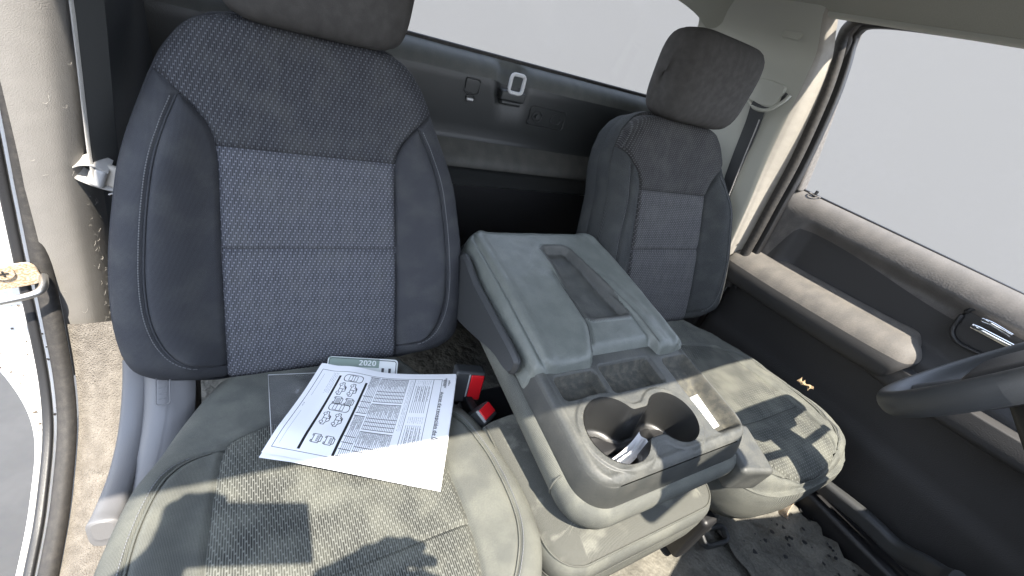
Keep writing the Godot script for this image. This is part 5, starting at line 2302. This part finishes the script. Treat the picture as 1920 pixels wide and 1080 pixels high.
	single("paper_card", cd, M.paper_white, "small white card at the bottom of the right cup holder", "card", V(0.607, -0.552, -0.222))
	# white label in the right-hand tray
	var lb := thing("white_label", "small white printed label stuck in the console side tray", "label", V(0.708, -0.52, -0.245))
	var on := func(a: float, b: float) -> Vector3:
		var x := lerpf(0.698, 0.727, b) - 0.007 * a
		var z := lerpf(-0.284, -0.216, a) - 0.003 * b
		return V(x, top_y(z) - tray_dip(x, z) + 0.003, z)
	part(lb, "sticker", sheet(on, 20, 10), M.paper_white)
	var marks := Geo.new()
	rng.seed = 3
	for i in 5:
		for j in 9:
			var a := 0.16 + j * 0.075 + rng.randf_range(-0.012, 0.012)
			var b := 0.20 + i * 0.15
			var w := rng.randf_range(0.02, 0.055)
			var q := [on.call(a, b), on.call(a + w, b), on.call(a + w, b + 0.065), on.call(a, b + 0.065)]
			for k in 4:
				q[k] += V(0, 0.0007, 0)
			marks.tri(q[0], q[1], q[2])
			marks.tri(q[0], q[2], q[3])
	part(lb, "small_print", marks, M.ink, "", "stuff")


func build_small() -> void:
	# dry leaf scraps on the outer edge of the driver cushion
	var t := thing("dry_leaf", "curled brown dry leaf lying on the outer edge of the driver cushion", "leaf", V(1.300, -0.632, -0.300))
	rng.seed = 21
	for k in 3:
		var c := V(1.295 + k * 0.012, -0.622 - 0.004 * k, -0.305 + k * 0.012)
		var f := func(a: float, b: float) -> Vector3:
			var w := sin(PI * clampf(a, 0.02, 0.98)) * 0.009
			return c + Basis.from_euler(V(0.6 * k, 0.8 + 1.1 * k, 0.3)) * V((a - 0.5) * 0.024, 0.007 * cos((b - 0.5) * 3.0) + 0.004 * sin(a * 7), (b - 0.5) * 2.0 * w)
		part(t, "curled_blade", sheet(f, 10, 6), M.dry_leaf)
	# black loop on the floor in front of the seats
	var l := thing("floor_loop", "black plastic pull loop standing on the floor in front of the console", "pull loop", V(0.97, -0.965, -0.14))
	var lp := []
	for p in rrect(0.085, 0.055, 0.018, 4):
		lp.append(V(0.97, -0.948, -0.142) + V(p.x * 0.95, p.y * 0.35 , p.x * 0.15 + p.y * -0.6))
	lp.append(lp[0])
	part(l, "loop", Geo.new().sweep(PackedVector3Array(lp), rrect(0.010, 0.020, 0.004), V(0, 1, 0), PackedFloat32Array(), true, false), M.plastic_dark)
	# torn mat edge and flakes on the driver's floor
	var mt := Geo.new()
	var nz := FastNoiseLite.new()
	nz.seed = 15
	nz.frequency = 9.0
	var rows := []
	for i in 40:
		var k := i / 39.0
		var r := PackedVector3Array()
		for j in 14:
			var q := j / 13.0
			var e: float = 1.30 + 0.05 * nz.get_noise_1d(k * 3.0) + 0.10 * k
			var x := lerpf(1.02, e, q)
			var z := lerpf(-0.30, 0.30, k)
			r.append(V(x, -0.978 + 0.05 * gauss(x - 0.56, 0.28) + 0.012 * nz.get_noise_2d(x * 2, z * 2) + 0.02 * q * q * q, z))
		rows.append(r)
	single("torn_floor_mat", Geo.new().grid(rows), M.floor_rubber, "torn muddy floor mat in the driver footwell", "floor mat", V(1.15, -0.98, 0.0))
	var br := Geo.new()
	br.sweep(curve([V(1.275, -0.86, -0.150), V(1.285, -0.90, -0.135), V(1.27, -0.955, -0.12), V(1.28, -0.985, -0.10)], 5), rrect(0.035, 0.006, 0.002), V(1, 0, 0))
	br.rbox(V(1.262, -0.868, -0.150), V(0.035, 0.016, 0.025), 0.005)
	single("seat_bracket", br, M.rusty_steel, "bent dusty metal bracket under the front of the driver seat", "bracket", V(1.27, -0.98, -0.13))
	# flakes and crumbs on the floor
	var fk := Geo.new()
	rng.seed = 31
	for i in 60:
		var c := V(rng.randf_range(1.05, 1.36), 0, rng.randf_range(-0.12, 0.2))
		c.y = -0.958 + 0.05 * gauss(c.x - 0.56, 0.28)
		var s := rng.randf_range(0.002, 0.009)
		var pts := PackedVector2Array()
		for k in 6:
			pts.append(Vector2.from_angle(TAU * k / 6) * s * rng.randf_range(0.5, 1.1))
		fk.slab(pts, 0.0015, Transform3D(Basis.from_euler(V(-PI / 2 + rng.randf_range(-0.2, 0.2), 0, 0)), c), 0.0003)
	single("floor_flakes", fk, M.plastic_black, "black flakes scattered over the muddy driver floor", "debris", V(1.2, -0.96, 0.0), "stuff")
	# pale fibres caught on the passenger pillar
	var li := Geo.new()
	for i in 70:
		var y := rng.randf_range(-0.70, 0.05)
		var k := rng.randf_range(0.42, 0.95)
		if rng.randf() < 0.5:
			k = rng.randf_range(0.5, 0.62)
			y = rng.randf_range(-0.7, -0.35)
		var o := pillar_trim(-1.0, y, k)
		var nn := (pillar_trim(-1.0, y, k + 0.01) - pillar_trim(-1.0, y, k - 0.01)).cross(V(0, 1, 0)).normalized()
		if nn.z + nn.x < 0:
			nn = -nn
		var a := rng.randf_range(0, TAU)
		var l2 := rng.randf_range(0.003, 0.010)
		var tg := V(0, 1, 0) * sin(a) + nn.cross(V(0, 1, 0)) * cos(a)
		var bend := V(0, 1, 0) * cos(a) - nn.cross(V(0, 1, 0)) * sin(a)
		li.tube(curve([o + nn * 0.0004, o + tg * l2 * 0.5 + nn * 0.0016 + bend * l2 * rng.randf_range(-0.3, 0.3), o + tg * l2 + nn * 0.0004], 3), 0.00011, 3, false)
	single("lint_fibres", li, M.lint, "pale lint and hairs caught on the beige pillar trim", "lint", V(-0.22, -0.5, -0.78), "stuff")

# ---------------------------------------------------------------- person
# surface nets over tapered capsules joined smoothly
func flesh(bones: Array, cell: float, k: float) -> Geo:
	var lo := V(9, 9, 9)
	var hi := V(-9, -9, -9)
	for b in bones:
		for q in 2:
			var r: float = b[2 + q] + cell * 2 + k * 0.5
			lo = lo.min(b[q] - V(r, r, r))
			hi = hi.max(b[q] + V(r, r, r))
	var d := Vector3i(((hi - lo) / cell).ceil()) + Vector3i.ONE
	var val := {}
	# only near each bone
	for b in bones:
		var A: Vector3 = b[0]
		var Bq: Vector3 = b[1]
		var rr := maxf(b[2], b[3]) + cell * 2.5 + k * 0.5
		var l := Vector3i(((A.min(Bq) - V(rr, rr, rr) - lo) / cell).floor()).max(Vector3i.ZERO)
		var h := Vector3i(((A.max(Bq) + V(rr, rr, rr) - lo) / cell).ceil()).min(d)
		for x in range(l.x, h.x + 1):
			for y in range(l.y, h.y + 1):
				for z in range(l.z, h.z + 1):
					var p := lo + Vector3(x, y, z) * cell
					var t := clampf((p - A).dot(Bq - A) / maxf(1e-9, (Bq - A).length_squared()), 0, 1)
					var s := p.distance_to(A.lerp(Bq, t)) - lerpf(b[2], b[3], t)
					var key := Vector3i(x, y, z)
					val[key] = smin(val[key], s, k) if val.has(key) else s
	var g := Geo.new()
	var id := {}
	var corners := [Vector3i(0, 0, 0), Vector3i(1, 0, 0), Vector3i(0, 1, 0), Vector3i(1, 1, 0), Vector3i(0, 0, 1), Vector3i(1, 0, 1), Vector3i(0, 1, 1), Vector3i(1, 1, 1)]
	for key in val:
		var sum := Vector3.ZERO
		var cnt := 0
		var ok := true
		var f := []
		for c in corners:
			if not val.has(key + c):
				ok = false
				break
			f.append(val[key + c])
		if not ok:
			continue
		for e in [[0, 1], [2, 3], [4, 5], [6, 7], [0, 2], [1, 3], [4, 6], [5, 7], [0, 4], [1, 5], [2, 6], [3, 7]]:
			var u: float = f[e[0]]
			var w: float = f[e[1]]
			if (u < 0) != (w < 0):
				sum += Vector3(corners[e[0]]).lerp(Vector3(corners[e[1]]), u / (u - w))
				cnt += 1
		if cnt > 0:
			id[key] = g.v.size()
			g.v.append(lo + (Vector3(key) + sum / cnt) * cell)
			var gr := V(f[1] + f[3] + f[5] + f[7] - f[0] - f[2] - f[4] - f[6], f[2] + f[3] + f[6] + f[7] - f[0] - f[1] - f[4] - f[5], f[4] + f[5] + f[6] + f[7] - f[0] - f[1] - f[2] - f[3])
			g.n.append(gr.normalized())
			g.t.append(Vector2.ZERO)
	for key in id:
		for ax in 3:
			var e := Vector3i.ZERO
			e[ax] = 1
			var n1 := Vector3i.ZERO
			n1[(ax + 1) % 3] = 1
			var n2 := Vector3i.ZERO
			n2[(ax + 2) % 3] = 1
			if not (id.has(key - n1) and id.has(key - n2) and id.has(key - n1 - n2) and val.has(key + e)):
				continue
			var s0: float = val[key]
			var s1: float = val[key + e]
			if (s0 < 0) == (s1 < 0):
				continue
			var q := [id[key], id[key - n1], id[key - n1 - n2], id[key - n2]]
			if s0 > 0:
				q.reverse()
			g.ix.append_array(PackedInt32Array([q[0], q[2], q[1], q[0], q[3], q[2]]))
	return g


func build_photographer() -> void:
	# just out of view: the forearm and hand of a person standing in the doorway, holding a phone
	var R := V(0.861, 0.267, 0.434)
	var U := V(0.045, 0.809, -0.587)
	var Bk := R.cross(U)
	var ph := thing("phone", "black phone held up in the open passenger doorway", "phone", V(-0.045, -0.02, 0.02))
	var c := R * -0.008 + U * -0.018 + Bk * 0.013
	var pb := Geo.new()
	pb.rbox(c, V(0.160, 0.078, 0.009), 0.004, Basis(R, U, Bk), 3)
	part(ph, "body", pb, M.phone_black)
	var sc := Geo.new()
	sc.rbox(c + Bk * 0.0048, V(0.150, 0.070, 0.0006), 0.0002, Basis(R, U, Bk), 1)
	part(ph, "screen", sc, M.phone_black)
	var f := func(x: float, y: float, z: float) -> Vector3: return c + R * x + U * y + Bk * z
	var p := thing("person", "person in dark clothes leaning in at the open doorway, holding up a phone", "person", V(-0.75, -1.62, 0.25))
	var palm: Vector3 = f.call(-0.088, -0.022, 0.020)
	var wrist: Vector3 = f.call(-0.125, -0.050, 0.050)
	var elbow := V(-0.36, -0.30, 0.13)
	var hand := []
	hand.append([wrist, palm, 0.024, 0.022])
	hand.append([palm, f.call(-0.080, 0.018, 0.016), 0.022, 0.016])
	hand.append([palm, f.call(-0.084, -0.040, 0.018), 0.022, 0.016])
	for i in 4:
		var y := 0.030 - i * 0.019
		var a: Vector3 = f.call(-0.086, y, 0.012)
		var b: Vector3 = f.call(-0.090, y + 0.004, -0.012)
		var e: Vector3 = f.call(-0.066 + 0.004 * i, y + 0.006, -0.016)
		var tip: Vector3 = f.call(-0.046 + 0.008 * (i % 2), y + 0.006, -0.012)
		hand.append([a, b, 0.0100, 0.0092])
		hand.append([b, e, 0.0092, 0.0085])
		hand.append([e, tip, 0.0085, 0.0072])
	hand.append([palm, f.call(-0.082, 0.040, 0.022), 0.015, 0.012])
	hand.append([f.call(-0.082, 0.040, 0.022), f.call(-0.058, 0.046, 0.014), 0.0115, 0.0105])
	hand.append([f.call(-0.058, 0.046, 0.014), f.call(-0.036, 0.036, 0.012), 0.0105, 0.0085])
	hand.append([wrist, wrist.lerp(elbow, 0.35), 0.025, 0.030])
	part(p, "hand", flesh(hand, 0.0042, 0.006), M.skin)
	# the other hand reaches across above the cushion
	var w2 := V(0.02, -0.085, 0.105)
	var k2 := V(0.115, -0.066, 0.092)
	var h2 := [[w2, k2, 0.024, 0.022], [w2, k2 + V(0.0, 0.0, 0.030), 0.022, 0.015], [w2, k2 + V(0, 0, -0.028), 0.022, 0.015]]
	for i in 4:
		var a := k2 + V(0.004 - 0.004 * absf(i - 1.3), 0.0, -0.030 + 0.020 * i)
		var b := a + V(0.036 - 0.004 * absf(i - 1.4), 0.002, -0.004 + 0.003 * i)
		var e := b + V(0.024, -0.012, 0.001)
		h2.append([a, b, 0.0100, 0.0092])
		h2.append([b, e, 0.0092, 0.0084])
		h2.append([e, e + V(0.016, -0.015, 0.0), 0.0084, 0.0070])
	h2.append([w2, w2 + V(0.040, 0.004, -0.042), 0.017, 0.013])
	h2.append([w2 + V(0.040, 0.004, -0.042), w2 + V(0.085, -0.004, -0.058), 0.0125, 0.0090])
	part(p, "hand", flesh(h2, 0.0042, 0.006), M.skin)
	# one body in dark clothes, standing outside the doorway and leaning in
	var sh1 := V(-0.66, -0.10, 0.06)
	var sh2 := V(-0.66, -0.10, 0.42)
	var el2 := V(-0.27, -0.20, 0.26)
	var hip := V(-0.80, -0.66, 0.24)
	var body := [[wrist.lerp(elbow, 0.22), elbow, 0.040, 0.052], [elbow, sh1, 0.054, 0.068], [w2 + V(-0.035, -0.006, 0.010), el2, 0.038, 0.050], [el2, sh2, 0.052, 0.068],
		[sh1, sh2, 0.085, 0.085], [V(-0.68, -0.18, 0.15), V(-0.78, -0.5, 0.16), 0.12, 0.115], [V(-0.68, -0.18, 0.33), V(-0.78, -0.5, 0.32), 0.12, 0.115], [V(-0.78, -0.5, 0.24), hip, 0.14, 0.15],
		[hip + V(0, -0.02, -0.08), V(-0.76, -1.08, 0.13), 0.105, 0.068], [V(-0.76, -1.08, 0.13), V(-0.80, -1.52, 0.11), 0.066, 0.045], [hip + V(0, -0.02, 0.08), V(-0.78, -1.08, 0.37), 0.105, 0.068], [V(-0.78, -1.08, 0.37), V(-0.82, -1.52, 0.39), 0.066, 0.045],
		[V(-0.80, -1.565, 0.11), V(-0.66, -1.58, 0.10), 0.045, 0.036], [V(-0.82, -1.565, 0.39), V(-0.68, -1.58, 0.40), 0.045, 0.036]]
	part(p, "clothed_body", flesh(body, 0.016, 0.03), M.shirt)
	var hdc := V(-0.60, 0.12, 0.22)
	var head := [[V(-0.66, -0.04, 0.24), hdc + V(-0.02, -0.07, 0), 0.055, 0.052], [hdc + V(-0.03, 0.02, 0), hdc + V(0.005, 0.015, 0), 0.092, 0.082], [hdc + V(0.02, -0.06, 0), hdc + V(0.045, -0.075, 0), 0.055, 0.032],
		[hdc + V(0.075, 0.005, 0), hdc + V(0.092, -0.022, 0), 0.012, 0.014], [hdc + V(-0.01, -0.005, -0.082), hdc + V(-0.015, 0.02, -0.086), 0.016, 0.012], [hdc + V(-0.01, -0.005, 0.082), hdc + V(-0.015, 0.02, 0.086), 0.016, 0.012]]
	part(p, "head", flesh(head, 0.008, 0.015), M.skin)
	part(p, "hair", flesh([[hdc + V(-0.045, 0.05, -0.02), hdc + V(-0.045, 0.05, 0.02), 0.085, 0.085], [hdc + V(-0.065, -0.01, 0), hdc + V(-0.01, 0.085, 0), 0.07, 0.045]], 0.01, 0.02), M.phone_black)


func _ready() -> void:
	rng.seed = 1
	set_view()
	materials()
	build_place()
	var p := make_seat(0.087, -1.0, "large grey cloth passenger seat nearest the camera, woven centre panels and plain bolsters", [M.weave_back, M.weave_cushion, M.knit_back, M.knit_cushion, M.weave_yoke], false)
	add_side_shield(p)
	make_seat(1.035, 1.0, "worn grey cloth driver seat behind the steering wheel with slack cushion cover", [M.weave_driver, M.weave_cushion, M.knit_driver, M.knit_cushion, M.weave_driver_yoke], true)
	build_centre_cushion()
	build_console()
	build_door()
	build_wheel()
	build_belts()
	build_papers()
	build_small()
	build_photographer()
